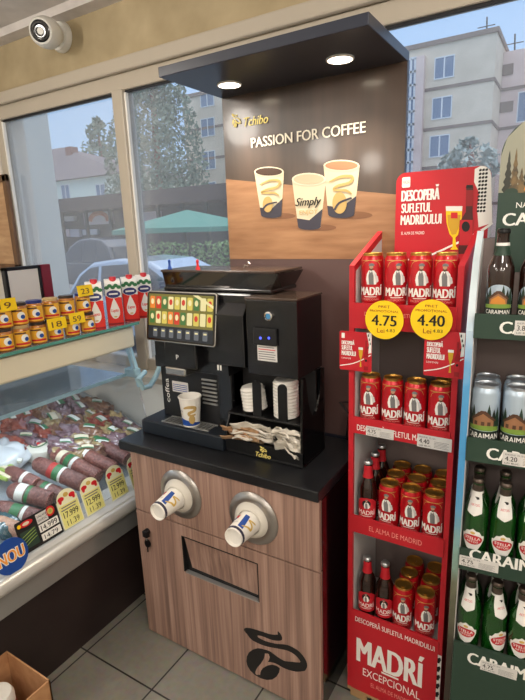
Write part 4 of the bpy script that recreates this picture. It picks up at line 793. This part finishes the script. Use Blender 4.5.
for r,y in enumerate((SY+.045,SY+.115,SY+.185)):
    for i in range(2): place('rcan',(-.382+i*.0735,y,.346),R(6)+random.uniform(-.15,.15),'red can, bottom red-stand shelf, %s row, %s from the bottles'%(('front','middle','back')[r],ORD[i]),G1)
# promotional price discs and small cards
def disc(label,px,py,main,x_):
    Y=SY-.03; c=at(px,py,1,Y); o=thing('price_disc',label,'price tag',tuple(c),group='round promotional price discs'); mp=plane_map(c,(1,0,0),(0,0,1))
    MB().m('yellow').prism(ell(0,0,.056,n=40),mp,-.002,0).build('disc',o); b=MB()
    b.text('PREȚ','red_dark',-.017,.033,.034,.009,mp,.0006); b.text('PROMOȚIONAL','red_dark',-.042,.020,.084,.009,mp,.0006); b.text(main,'print_black',-.037,-.017,.074,.031,mp,.0006,off=.025); b.text('Lei','red_dark',-.02,-.038,.022,.013,mp,.0006); b.text('4.83','print_black',.006,-.034,.026,.009,mp,.0006)
    b.build('printing',o); MB().m('print_white').box(c.x-.006,c.x+.006,Y+.0025,SY-.0045,c.z-.004,c.z+.03).build('clip',o)
disc('round yellow promotional price disc showing 4.75 on the red stand',384,320,'4.75',0); disc('round yellow promotional price disc showing 4.40 on the red stand',431,320,'4.40',0)
def promo(label,px0,py0,px1,py1,Y):
    a=at(px0,py1,1,Y); c=at(px1,py0,1,Y); o=thing('promo_card',label,'promotional card',((a.x+c.x)/2,Y,a.z),group='small red promotional cards'); W_,H_=c.x-a.x,c.z-a.z; mp=plane_map((a.x,Y,a.z),(1,0,0),(0,0,1))
    MB().m('red').prism(rrect(0,0,W_,H_,.006),mp,-.0015,0).build('card',o); b=MB()
    q=lambda u,v:(u*W_,v*H_)
    b.art(rect(*q(.07,.82),*q(.17,.95)),'print_white',mp,.0006)
    for s,v0,v1,u1 in (('DESCOPERĂ',.66,.79,.47),('SUFLETUL',.52,.64,.42),('MADRIDULUI',.38,.5,.52)): b.text(s,'print_white',*q(.07,v0),(u1-.07)*W_,(v1-v0)*H_,mp,.0006,off=.03)
    b.text('EL ALMA DE MADRID','print_white',*q(.07,.29),.3*W_,.04*H_,mp,.0006)
    b.arts(ribbon([q(.02,.1),q(.4,.18),q(.7,.3),q(.98,.45)],[.003]*4),'print_white',mp,.0006); b.art([q(.84,1),q(.99,1),q(.99,.5),q(.9,.48),q(.92,.7)],'print_white',mp,.0008)
    for i in range(4): b.art(rect(*q(.88+.03*(i%3),.9-.1*i),*q(.91+.03*(i%3),.96-.1*i)),'print_black',mp,.0012)
    b.art([q(.60,.6),q(.74,.6),q(.72,.42),q(.68,.3),q(.7,.12),q(.64,.12),q(.66,.3),q(.62,.42)],'beer_gold',mp,.001); b.art(rect(*q(.60,.56),*q(.74,.62)),'print_white',mp,.0014)
    b.art([q(.77,.05),q(.9,.05),q(.9,.45),q(.86,.55),q(.86,.8),q(.81,.8),q(.81,.55),q(.77,.45)],'red_dark',mp,.0012); b.art(rect(*q(.775,.15),*q(.895,.38)),'red',mp,.0016); b.art(ell(*q(.835,.3),.0035,.004),'print_black',mp,.002)
    b.build('printing',o)
    MB().m('print_white').box(a.x+.02,a.x+.03,Y+.0018,SY-.001 if a.x<-.45 else SY-.001,c.z-.02,c.z-.012).build('clip',o)
promo('small red promotional card hanging on the poster side of the red stand',339.5,333,372,369,SY-.012); promo('small red promotional card hanging under the 4.40 price disc',423,333,466,375,SY-.02)
def paper_tag(label,c,U,V,w,h,txt,grp='paper price tags on the beer stands'):
    o=thing('paper_price_tag',label,'price tag',tuple(c),group=grp); mp=plane_map(c,U,V); MB().m('lab_grey').prism(rect(0,0,w,h),mp,0,.0008).build('slip',o); b=MB()
    b.text(txt,'print_black',w*.06,h*.32,w*.3,h*.36,mp,.0014,off=.01); b.text('BERE 0.5L','print_grey',w*.06,h*.76,w*.5,h*.12,mp,.0014); b.text('LEI BUC','print_black',w*.06,h*.1,w*.36,h*.12,mp,.0014)
    for i in range(5): b.art(rect(w*.5,h*(.14+.11*i),w*(.92-.06*(i%2)),h*(.17+.11*i)),'print_grey',mp,.0014)
    b.build('printing',o)
paper_tag('paper price tag reading 4.75 on the second shelf lip of the red stand',at(366,435,1,SY-.0052),(1,0,.0),(0,0,1),.088,.032,'4.75'); paper_tag('paper price tag reading 4.40 on the second shelf lip of the red stand',at(417,446,1,SY-.0052),(1,0,.0),(0,0,1),.098,.04,'4.40')
# ---------------------------------------------------------------- green beer stand, turned a little
A2=R(6); O2=Vector((-.186,1.26,0)); U2=Vector((math.cos(A2),math.sin(A2),0)); D2=Vector((-math.sin(A2),math.cos(A2),0)); N2=-D2
def W2(u,d,z): return O2+U2*u+D2*d+Vector((0,0,z))
def L2(px,py,d=0):
    p=at_plane(px,py,O2+D2*d,N2); return ((p-O2).dot(U2),p.z)
gs=thing('beer_stand','dark green cardboard beer stand with a forest header card','display stand',tuple(O2),A2,local=True)
WW=.40; DD=.24
noisy('sky_print',(96,158,206),(150,190,214),(6,6,5),.5); noisy('rock_print',(66,62,50),(112,108,84),(30,30,30),.6); mat('header_sky',(150,150,132),.5); mat('tree_dark',(44,46,36),.5); noisy('tree_print',(50,46,34),(124,100,62),(60,60,40),.5,4); 
def print_sky():
    mt=mat('cheek_print',(110,165,210),.5); nt=mt.node_tree; b=nt.nodes['Principled BSDF']; N=nt.nodes.new; L=nt.links.new
    tc=N('ShaderNodeTexCoord'); sx=N('ShaderNodeSeparateXYZ'); nz=N('ShaderNodeTexNoise'); nz.inputs['Scale'].default_value=14; ad=N('ShaderNodeMath'); ad.operation='MULTIPLY_ADD'; ad.inputs[1].default_value=.18; r=N('ShaderNodeValToRGB')
    L(tc.outputs['Object'],sx.inputs[0]); L(tc.outputs['Object'],nz.inputs['Vector']); L(nz.outputs['Fac'],ad.inputs[0]); L(sx.outputs['Z'],ad.inputs[2]); mu_=N('ShaderNodeMath'); mu_.operation='DIVIDE'; mu_.inputs[1].default_value=2; L(ad.outputs[0],mu_.inputs[0]); L(mu_.outputs[0],r.inputs[0]); L(r.outputs[0],b.inputs['Base Color'])
    e=r.color_ramp.elements; e[0].position=.30; e[0].color=lin((52,46,38)); e[1].position=.40; e[1].color=lin((104,104,84))
    for p_,c_ in ((.455,(128,160,150)),(.56,(70,146,200)),(.70,(84,156,206)),(.78,(206,220,226))): x=e.new(p_); x.color=lin(c_)
print_sky()
def side(u0,u1):
    return MB().m('cheek_print').prism([(0,.03),(DD,.03),(DD,1.66),(.2,1.645),(.10,1.59),(.035,1.51),(0,1.43)],lambda u,v,l:Vector((u0+l,u,v)),0,u1-u0).build('side_panel',gs)
side(-.016,0); side(WW,WW+.02)
MB().m('liner').prism([(.004,.05),(DD-.01,.05),(DD-.01,1.64),(.2,1.63),(.10,1.575),(.04,1.495),(.004,1.42)],lambda u,v,l:Vector((.0002+l,u,v)),0,.002).build('side_liner',gs)
bx('back_panel','inner_back',0,WW,DD-.008,DD,.03,1.64,parent=gs)
GL=[(1.437,1.414,1.473),(1.122,1.095,1.158),(.800,.778,.840),(.505,.03,.542)]
for i,(zs,z0,z1) in enumerate(GL):
    sh=bx('shelf','inner_back',.003,WW,.008,DD-.01,zs-.008,zs,parent=gs); lp=bx('shelf_lip','green_dark',.001,WW-.001,-.004,.005,z0,z1,parent=sh); b=MB(); mp=plane_map((0,-.004,0),(1,0,0),(0,0,1))
    u,z=[L2(499,333),L2(486,458),L2(469,558),L2(467,661)][i]; zt=[L2(499,321),L2(486,446.5),L2(469,547),L2(467,650)][i][1]
    b.text('CARAIMAN','print_white',u,z,.205,max(.02,zt-z),mp,.001,off=.035); b.build('lip_lettering',lp)
hm=plane_map((0,DD-.012,0),(1,0,0),(0,0,1)); hu0=L2(498,150,DD-.012)[0]+.008; hz1=L2(525,121,DD-.012)[1]+.01; zg=L2(510,197,DD-.012)[1]
hd=MB().m('green_dark').prism(rrect(hu0,1.55,WW-.0,hz1,.09,8,(0,1,1,0)),hm,-.006,0).build('header_card',gs); b=MB()
b.art([(hu0,zg),(WW,zg),(WW,hz1-.09)]+[(WW-.09+.09*math.cos(t),hz1-.09+.09*math.sin(t)) for t in (PI/6,PI/3,PI/2)]+[(hu0+.09-.09*math.sin(t),hz1-.09+.09*math.cos(t)) for t in (0,PI/6,PI/3,PI/2)],'header_sky',hm,.0008)
for i in range(24):
    u=hu0+.020+i*.0155; hh=.115+.03*math.sin(i*2.3)+.02*math.sin(i*5.1); t=[(u-.014,zg)]; lim=hz1-.015-(max(0,hu0+.09-u)**2)/.16
    hh=min(hh,lim-zg)
    for k in range(6): f_=k/6; wv=.016*(1-f_); t+=[(u-wv,zg+hh*f_),(u-wv*.5,zg+hh*(f_+.10))]
    t.append((u,zg+hh)); tr=[(2*u-x,z) for x,z in t[::-1][1:]]
    if u+.017<WW: b.art([(max(x,hu0+.001),z) for x,z in t+tr],'tree_print' if i%3 else 'tree_dark',hm,.0014+.0002*(i%3))
for i in range(9): u=hu0+.03+i*.045; b.art(ell(min(u,WW-.03),zg+.012+.006*(i%3),.016,.010,12),'amber_glow' if i%4==1 else 'forest',hm,.0022)
b.art([(hu0,1.56),(WW,1.56),(WW,zg+.008),(hu0+.3,zg+.014),(hu0+.15,zg+.004),(hu0,zg+.012)],'green_dark',hm,.0024)
u,z=L2(502,226,DD-.012); b.text('CARAIMAN','print_white',u,z,.23,.032,hm,.003,off=.035); u,z=L2(516,208,DD-.012); b.text('NATURA','print_white',u,z,.08,.014,hm,.003)
b.build('header_artwork',hd)
G3='green beer bottles on the green stand'; G4='pale blue beer cans on the green stand'; G5='brown beer bottles on the green stand'
def p2(kind,u,d,z,rot,label,grp): q=W2(u,d,z); return place(kind,tuple(q),A2+rot,label,grp)
for i in range(3): p2('bbot',.050+i*.070,.05,1.438,R(-3),'brown bottle with cottage label on the top green shelf, %s from the red stand'%ORD[i],G5)
for r in range(2):
    for i in range(3): p2('bcan',.038+i*.0715,.045+r*.070,1.123,R(-3)+random.uniform(-.1,.1),'pale blue can with cottage picture, %s row, %s from the red stand'%(('front','back')[r],ORD[i]),G4)
for zi,(z,nm) in enumerate(((.801,'third'),(.506,'bottom'))):
    for r in range(2):
        for i in range(4): p2('gbot',.0345+i*.0655,.042+r*.066,z,R(-3)+(R(38) if (zi==1 and r==0 and i==1) else random.uniform(-.15,.15)),'green beer bottle, %s green shelf, %s row, %s from the red stand'%(nm,('front','back')[r],ORD[i]),G3)
for (px,py,d,txt,lab,w,h) in ((514,335,-.006,'3.85','paper price tag on the top shelf lip of the green stand',.08,.034),(502,464,-.006,'4.20','paper price tag on the second shelf lip of the green stand',.09,.034),(458,564,-.006,'4.75','paper price tag on the third shelf lip of the green stand',.095,.030),(480,669,-.006,'4.75','paper price tag on the bottom lip of the green stand',.09,.032)):
    u,z=L2(px,py,d); paper_tag(lab,W2(max(u,.002),d,z),tuple(U2),(0,0,1),w,h,txt)
# ---------------------------------------------------------------- cardboard box at the lower corner
cb=at_plane(50,680,(0,0,.30),Vector((0,0,1))); bx1,by1=cb.x,cb.y
o=thing('cardboard_box','open brown cardboard box on the floor by the deli case','box',(bx1-.13,by1-.2,0))
a=MB().m('cardboard'); X0,X1,Y0,Y1,Zt=bx1-.235,bx1,by1-.36,by1,.30
a.box(X0,X1,Y0,Y1,.001,.006); a.box(X0,X0+.005,Y0,Y1,.006,Zt); a.box(X1-.005,X1,Y0,Y1,.006,Zt); a.box(X0,X1,Y0,Y0+.005,.006,Zt); a.box(X0,X1,Y1-.005,Y1,.006,Zt); a.build('box_walls',o)
q=(X0+.09,Y1-.10); w_=thing('wrapped_roll','white roll with a red edge standing in the cardboard box','roll',(q[0],q[1],.006))
MB().m('paper_white').lathe([(0,.0),(.05,0),(.052,.01),(.052,.24),(.045,.255),(.02,.258),(0,.25)],(q[0],q[1],.006),28).build('paper_roll',w_,True); MB().m('red').lathe([(.0523,.20),(.0527,.205),(.0523,.215)],(q[0],q[1],.006),28,cap=False).build('red_edge',w_,True)
# ---------------------------------------------------------------- outside the window
ZG=-.6
noisy('asphalt',(120,120,122),(140,140,140),(3,3,3),.9); mat('house_wall',(226,234,220),.8); noisy('house_roof',(112,100,104),(132,118,118),(2,30,30),.8); mat('brick_chimney',(150,104,92),.8); noisy('block_wall',(214,198,176),(228,212,190),(1,1,1),.9); noisy('block_wall_pink',(220,194,184),(230,206,196),(1,1,1),.9); mat('block_seam',(140,122,112),.9)
mat('ext_glass',(120,138,162),.2); mat('ext_frame',(226,228,230),.6); mat('stall_roof',(78,62,60),.8); mat('stall_wall',(70,66,70),.8); mat('umbrella_green',(70,132,116),.7); mat('dark_post',(50,50,52),.6); mat('car_silver',(170,184,200),.2,.3,coat=.6); mat('car_dark',(62,68,80),.2,.2,coat=.6); mat('car_glass',(44,54,66),.08); mat('tyre',(24,24,26),.8); mat('tail_red',(150,40,40),.3); mat('pillar_grey',(196,198,192),.8)
struct(bx('ground','asphalt',-60,40,YB+.3,80,ZG-.1,ZG))
o=struct(bx('pillar','pillar_grey',at(-14,200,1,2.6).x,at(28,200,1,2.6).x-.02,2.6,2.9,ZG,4.2))
def fwin(parent,x0,x1,z0,z1,y,n=2):
    f=MB().m('ext_frame'); f.box(x0-.06,x1+.06,y-.05,y+.02,z0-.06,z0); f.box(x0-.06,x1+.06,y-.05,y+.02,z1,z1+.06); f.box(x0-.06,x0,y-.05,y+.02,z0,z1); f.box(x1,x1+.06,y-.05,y+.02,z0,z1)
    for i in range(1,n): x=x0+(x1-x0)*i/n; f.box(x-.04,x+.04,y-.05,y+.02,z0,z1)
    f=f.build('window',parent); MB().m('ext_glass').box(x0,x1,y-.02,y+.015,z0,z1).build('pane',f)
# house with a hipped roof
Y=30; e=at(24,180,1,Y); e2=at(112,186,1,Y); zr=at(48,150,1,Y+4).z; hx0,hx1=at(29,180,1,Y).x,at(124,186,1,Y).x; ze=at(60,180,1,Y).z
hs=thing('house','pale house with a hipped grey roof and chimney across the street','house',((hx0+hx1)/2,Y+4,ZG))
bx('walls','house_wall',hx0,hx1,Y,Y+8,ZG,ze,parent=hs)
rx0=at(40,150,1,Y+4).x; rx1=at(64,160,1,Y+4).x
r=MB().m('house_roof'); o_=.6; r.add([(hx0-o_,Y-o_,ze-.1),(hx1+o_,Y-o_,ze-.1),(hx1+o_,Y+8+o_,ze-.1),(hx0-o_,Y+8+o_,ze-.1),(rx0,Y+4,zr),(rx1,Y+4,zr)],[(0,1,5,4),(1,2,5),(2,3,4,5),(3,0,4),(0,3,2,1)]); r.build('roof',hs)
c=at(73,162,1,Y+3); ct_=at(73,147,1,Y+3); MB().m('brick_chimney').box(c.x-.4,c.x+.4,Y+2.6,Y+3.4,c.z-.8,ct_.z).build('chimney',hs)
for px in (66,101): p=at(px,193,1,Y); fwin(hs,p.x-.5,p.x+.5,p.z-.75,p.z+.65,Y)
MB().m('dark_post').tube([at(39,184,1,Y-.05),at(40,212,1,Y-.05)],.06,6).build('drainpipe',hs)
# apartment block
Y=33; bx0=at(186,150,1,Y).x; bx1=at(491.5,120,1,Y).x; zt=at(492,33,1,Y).z
ab=thing('apartment_block','large beige apartment block with seamed panels rising behind the street','building',((bx0+bx1)/2,Y+5,ZG))
bx('walls','block_wall',bx0,bx1,Y,Y+10,ZG,zt,parent=ab); bx('parapet','block_seam',bx0-.1,bx1+.1,Y-.1,Y+10.1,zt,zt+.25,parent=ab)
bx('side_wing','block_wall_pink',bx1+.01,bx1+16,Y+3,Y+12,ZG,at(510,51,1,Y+3).z,parent=ab)
sm2=MB().m('block_seam')
fl_=[at(440,y,1,Y).z for y in (88,126.5,167)]
dz=(fl_[0]-fl_[2])/2
for z in [fl_[0]-dz*i for i in range(6)]: sm2.box(bx0,bx1,Y-.04,Y,z-.09,z+.09); sm2.box(bx1,bx1+16,Y+2.96,Y+3.005,z-.09,z+.09); sm2.box(bx1,bx1+.045,Y,Y+3,z-.09,z+.09)
sm2.build('floor_bands',ab)
for cx in (444,):
    for i,py in enumerate((67,107,145)):
        p=at(cx-.0*i,py,1,Y); fwin(ab,at(435.5-i*2.5,py,1,Y).x,at(453.5-i*2.5,py,1,Y).x,at(444,py+10.5,1,Y).z,at(444,py-9.5,1,Y).z,Y)
for i,(py) in enumerate((98,128,161,192)):
    px0,px1=(201,213.5); fwin(ab,at(px0+i*.8,py,1,Y).x,at(px1+i*.8,py,1,Y).x,at(207,py+8,1,Y).z,at(207,py-9,1,Y).z,Y)
sx0,sx1=at(404,100,1,Y).x,at(416,100,1,Y).x; z0_=at(410,175,1,Y).z; z1_=at(410,60,1,Y).z
fr=MB().m('ext_frame'); n=9
for i in range(n+1): z=z0_+(z1_-z0_)*i/n; fr.box(sx0,sx1,Y-.22,Y-.1,z-.06,z+.06)
for x in (sx0,sx1-.12,(sx0+sx1)/2): fr.box(x,x+.12,Y-.22,Y-.1,z0_,z1_)
fr=fr.build('stairwell_glazing',ab); MB().m('ext_glass').box(sx0,sx1,Y-.16,Y-.0,z0_,z1_).build('pane',fr)
bx('stair_fin','block_wall_pink',sx1+.05,sx1+.5,Y-.4,Y,ZG,z1_,parent=ab)
p=at(522,107,1,Y+3); fwin(ab,p.x-.2,p.x+1.3,p.z-.8,p.z+.8,Y+3)
for px,py in ((506,70),(506,107)): p=at(px,py,1,Y+3); bx('wall_vent','block_seam',p.x-.4,p.x+.4,Y+2.95,Y+3.005,p.z-.3,p.z+.3,parent=ab)
for px,h0,h1 in ((487,32,17),(515,50,34)):
    a=at(px,h0,1,Y+3.5); c=at(px,h1,1,Y+3.5); MB().m('dark_post').tube([a-Vector((0,0,.3)),c],.05,6).m('dark_post').tube([c+Vector((-.5,0,-.5)),c+Vector((.5,0,-.5))],.03,6).build('roof_antenna',ab)
# market stalls
Y=20; x0,x1=at(31,200,1,Y).x,at(240,200,1,Y).x; zt=at(120,194,1,Y).z; zf=at(120,208,1,Y).z; 
sl=thing('market_stalls','long low row of market stalls with a dark brown roof edge','stalls',((x0+x1)/2,Y+2,ZG))
bx('roof_edge','stall_roof',x0,x1+4,Y-.4,Y+2.6,zf,zt,parent=sl); bx('back_wall','stall_wall',x0+.2,x1+4,Y+1.5,Y+2.4,ZG,zf,parent=sl)
k=0
for px in range(40,240,24):
    p=at(px,230,1,Y+.1); bx('stall_post','dark_post',p.x-.08,p.x+.08,Y,Y+.16,ZG,zf,parent=sl)
for (a,b_,c,d_,mc) in ((40,75,216,223,(214,210,206)),(86,112,211,225,(220,206,204)),(58,70,229,237,(216,196,196)),(72,80,229,237,(190,186,196)),(84,98,229,235,(210,210,214)),(141,160,211,223,(214,196,200)),(180,205,218,224,(190,190,190))):
    A_=at(a,d_,1,Y+1.4); B_=at(b_,c,1,Y+1.4); k+=1; n='sign_%d%d'%(mc[0],mc[1]); mat(n,mc,.7); sg=bx('sign_board',n,A_.x,B_.x,Y+1.3,Y+1.5,A_.z,B_.z,parent=sl)
    if (a,c)==(86,211): q=[(at(100+9*math.cos(t),221-8*math.sin(t),1,Y+1.3)) for t in [PI*i/10 for i in range(11)]]; mat('sign_orange',(206,120,80),.7); MB().m('sign_orange').tube([v-Vector((0,.06,0)) for v in q],.14,6).build('sign_arch',sg)
# terrace parasol and hedge
Y=13.5; a=at(192,210,1,Y); e0=at(143,230,1,Y); e1=at(240,230,1,Y)
um=thing('parasol','green square parasol open over the terrace','parasol',(a.x,Y,ZG)); hw=(e1.x-e0.x)/2; mx=(e0.x+e1.x)/2; zl=e0.z
r=MB().m('umbrella_green'); cc=[(mx-hw,Y-hw*.7,zl),(mx,Y-hw,zl+.03),(mx+hw,Y-hw*.7,zl),(mx+hw*1.05,Y,zl),(mx+hw,Y+hw*.7,zl),(mx,Y+hw,zl),(mx-hw,Y+hw*.7,zl),(mx-hw*1.05,Y,zl)]
r.add(cc+[(q[0],q[1],q[2]-.14) for q in cc]+[(mx,Y,a.z+.02)],[(i,(i+1)%8,16) for i in range(8)]+[(i,(i+1)%8,8+(i+1)%8,8+i) for i in range(8)]); r.keep=True; r.build('canvas',um); MB().m('dark_post').tube([(mx,Y,ZG),(mx,Y,a.z)],.03,8).build('pole',um); bx('stand_base','stall_wall',mx-.3,mx+.3,Y-.3,Y+.3,ZG,ZG+.08,parent=um)
leafm=[noisy('leaf_%s'%n,c1,c2,(2,2,2),.8) for n,c1,c2 in (('pine',(112,128,112),(146,160,140)),('hedge',(96,130,84),(132,164,108)),('pale',(150,160,152),(176,184,176)))]
def leaves(mb,pts,s):
    vs=[];fs=[]
    for p in pts:
        a=Vector((random.uniform(-1,1),random.uniform(-1,1),random.uniform(-1,1))).normalized()*s*random.uniform(.6,1.2); b_=a.orthogonal().normalized()*s*random.uniform(.4,.9); b_.rotate(Matrix.Rotation(random.uniform(0,6.3),3,a.normalized()))
        i=len(vs); vs+=[p-a,p+b_*.6,p+a,p-b_*.6]; fs.append((i,i+1,i+2,i+3))
    return mb.add(vs,fs)
def hedge(x0,x1,y,z0,z1,n,mt,name,label):
    pts=[Vector((random.uniform(x0,x1),y+random.uniform(-.3,.3),random.uniform(z0,z1)+.08*math.sin(x0*9))) for _ in range(n)]
    b=MB().m(mt); leaves(b,pts,.11); o=b.build(name,None,org=((x0+x1)/2,y,z0)); return tag(o,label,'hedge')
p0=at(146,247,1,16.5); p1=at(232,240,1,16.5); hedge(p0.x,p1.x,16.5,ZG,p1.z,1500,'leaf_hedge','terrace_hedge','low green hedge along the terrace below the parasol')
# conifer in front of the block
Y=27.3; b0=at(150,225,1,Y); tp=at(160,70,1,Y); wd=at(202,160,1,Y).x-at(118,160,1,Y).x
def tree(name,label,cx,y,z0,z1,w_,n,mt,conic,s):
    t=thing(name,label,'tree',(cx,y,ZG)); MB().m('brick_chimney').tube([(cx,y,ZG),(cx+.1,y,z0+(z1-z0)*.5),(cx,y,z0+(z1-z0)*.9)],[.28,.2,.05],8).build('trunk',t,True)
    pts=[]
    while len(pts)<n:
        h=random.random()**1.2; r_=w_/2*((1-h)**.7*conic+(1-conic)*math.sin(PI*min(1,h*.9+.1))**.6); a=random.uniform(0,6.3); q=r_*math.sqrt(random.random()); P=Vector((cx+q*math.cos(a),y+q*math.sin(a),z0+(z1-z0)*h))
        if noise.noise(P*.8)>-.12: pts.append(P)
    b=MB().m(mt); leaves(b,pts,s); b.build('crown',t); return t
tree('conifer_tree','tall grey-green conifer standing in front of the apartment block',(at(118,160,1,Y).x+at(200,160,1,Y).x)/2,Y,at(150,196,1,Y).z-1,tp.z+2.5,wd*1.1,11000,'leaf_pine',.75,.2)
p=at(28,142,1,33); tree('street_tree','small tree showing above the pale house roof',p.x,42,at(28,165,1,42).z-3,at(28,133,1,42).z,4.2,900,'leaf_pine',.2,.4)
p=at(470,150,1,27); tree('pale_tree','pale bare tree in front of the apartment block corner',p.x,27,at(470,190,1,27).z,at(470,139,1,27).z,3.0,900,'leaf_pale',.1,.22)
# parked cars (facing local x)
def car(name,label,mt,loc,rz,Lc=4.3,Wc=1.8,Hc=1.5):
    t=thing(name,label,'car',loc,rz,local=True); h=Hc
    low=[(-.5,.18),(-.49,.42),(-.46,.54),(-.30,.58),(.24,.60),(.44,.52),(.49,.42),(.5,.2)]
    q=lambda pts,k=1:[(x*Lc,z*h) for x,z in pts]
    ym=lambda u,v,l:Vector((u,l,v))
    MB().m(mt).prism(q(low),ym,-Wc/2,Wc/2).build('lower_body',t,bevel=.06)
    cab_=[(-.44,.56),(-.36,.84),(-.28,.96),(-.12,1.0),(.04,.97),(.14,.86),(.28,.59)]
    W1=Wc*.5; b=MB().m(mt); n=len(cab_); inw=lambda z:W1-.20*(z-.56)/.44
    vs=[Vector((x*Lc,-inw(z),z*h)) for x,z in cab_]+[Vector((x*Lc,inw(z),z*h)) for x,z in cab_]
    b.add(vs,[tuple(range(n)),tuple(range(n,2*n))[::-1]]+[(i,(i+1)%n,n+(i+1)%n,n+i) for i in range(n)]); b.build('cabin',t,bevel=.05)
    g=MB().m('car_glass')
    for s in (-1,1):
        f_=lambda x,z:Vector((x*Lc,s*(inw(z)+.012),z*h))
        for poly in (((-.40,.62),(-.34,.82),(-.29,.90),(-.24,.92),(-.24,.62)),((-.22,.62),(-.22,.925),(-.06,.945),(-.06,.62)),((-.04,.62),(-.04,.94),(.04,.91),(.12,.80),(.20,.62))): i0=[f_(*p_) for p_ in poly]; g.add(i0+[v-Vector((0,s*.03,0)) for v in i0],[tuple(range(len(i0))),tuple(range(len(i0),2*len(i0)))]+[(k,(k+1)%len(i0),len(i0)+(k+1)%len(i0),len(i0)+k) for k in range(len(i0))])
    g.build('side_windows',t)
    for x0_,z0_,x1_,z1_,nm in ((.265,.62,.15,.87,'windscreen'),(-.432,.60,-.365,.84,'rear_window')):
        sg=1 if x0_>0 else -1; g=MB().m('car_glass'); a=[Vector((x0_*Lc+sg*.03,-W1+.12,z0_*h)),Vector((x0_*Lc+sg*.03,W1-.12,z0_*h)),Vector((x1_*Lc+sg*.03,W1-.3,z1_*h)),Vector((x1_*Lc+sg*.03,-W1+.3,z1_*h))]; g.add(a+[v-Vector((sg*.03,0,0)) for v in a],[(0,1,2,3),(4,5,6,7),(0,1,5,4),(1,2,6,5),(2,3,7,6),(3,0,4,7)]); g.build(nm,t)
    for x in (-.30,.31):
        for s in (-1,1): MB().m('tyre').lathe([(0,-.1),(.3,-.1),(.32,-.08),(.32,.08),(.3,.1),(0,.1)],(x*Lc,s*(Wc/2-.09),.32),24,(0,1,0)).m('steel').lathe([(0,.101),(.19,.101),(.19,-.101),(0,-.101)],(x*Lc,s*(Wc/2-.09),.32),16,(0,1,0)).build('wheel',t)
    for s in (-1,1): bx('tail_light','tail_red',-.5*Lc-.02,-.48*Lc,s*.62-.14,s*.62+.14,.40*h,.52*h,parent=t)
    return t
p=at(86,238,1,13.5); car('parked_car','dark grey parked car standing beyond the silver car','car_dark',(p.x+.2,13.8,ZG),R(178),4.4,1.8,p.z-ZG)
p=at(140,259,1,7.2); car('parked_car','silver blue car parked just outside the window','car_silver',(p.x+.3,7.6,ZG),R(4),4.5,1.8,p.z-ZG+.03)
# ---------------------------------------------------------------- light
W=bpy.data.worlds.new('World'); scene.world=W; W.use_nodes=True; nt=W.node_tree; N=nt.nodes.new; L=nt.links.new; bg=nt.nodes['Background']
tc=N('ShaderNodeTexCoord'); sx=N('ShaderNodeSeparateXYZ'); rp=N('ShaderNodeValToRGB'); L(tc.outputs['Generated'],sx.inputs[0]); L(sx.outputs['Z'],rp.inputs[0])
e=rp.color_ramp.elements; e[0].position=0; e[0].color=lin((176,200,226)); e[1].position=.45; e[1].color=lin((150,184,226)); x=e.new(1); x.color=(1.9,1.95,2.05,1); L(rp.outputs[0],bg.inputs[0]); bg.inputs[1].default_value=1.35
def area(name,loc,size,power,col,rot=(0,0,0),shape='DISK',sy=None):
    l=bpy.data.lights.new(name,'AREA'); l.energy=power; l.color=col; l.shape=shape; l.size=size
    if sy: l.size_y=sy
    o=bpy.data.objects.new(name,l); COL.objects.link(o); o.location=loc; o.rotation_euler=rot; return o
warm=(1,.93,.84)
for x in (-2.0,.15,1.4):
    for y in (-2.3,-1.0,.3):
        l=bpy.data.lights.new('unseen_ceiling_light','POINT'); l.energy=20; l.color=warm; l.shadow_soft_size=.11; o=bpy.data.objects.new('unseen_ceiling_light',l); COL.objects.link(o); o.location=(x,y,2.36)  # unseen ceiling lamps, made as hanging globes to brighten ceiling and upper walls
        g=thing('unseen_ceiling_lamp','unseen ceiling lamp made as a hanging globe to brighten the ceiling','lamp',(x,y,ZC),group='unseen ceiling lamps added for room light')
        MB().m('print_white').frust((x,y,2.50),(x,y,ZC),.008,.008,8).frust((x,y,ZC-.02),(x,y,ZC),.05,.05,20).build('hanging_rod',g)
        MB().m('print_white').lathe([(.03,2.50),(.06,2.485),(.075,2.47)],(x,y,0),20,cap=False).build('shade_cap',g,True)
for x,y in LAMPS:
    l=bpy.data.lights.new('downlight_lamp','SPOT'); l.energy=20; l.color=(1,.88,.70); l.spot_size=R(110); l.spot_blend=.8; l.shadow_soft_size=.045; o=bpy.data.objects.new('downlight_lamp',l); COL.objects.link(o); o.location=(x,y,2.155)
area('deli_strip_light',(-1.80,.7,1.022),.04,5,(.86,.95,1),(0,R(0),0),'RECTANGLE',1.7)
scene.view_settings.view_transform='Standard'; scene.view_settings.look='None'; scene.view_settings.gamma=1; scene.view_settings.use_curve_mapping=False; scene.view_settings.exposure=.13
scene.cycles.use_denoising=True; scene.cycles.max_bounces=8; scene.cycles.transparent_max_bounces=16; scene.cycles.sample_clamp_indirect=4; scene.cycles.caustics_reflective=False; scene.cycles.caustics_refractive=False
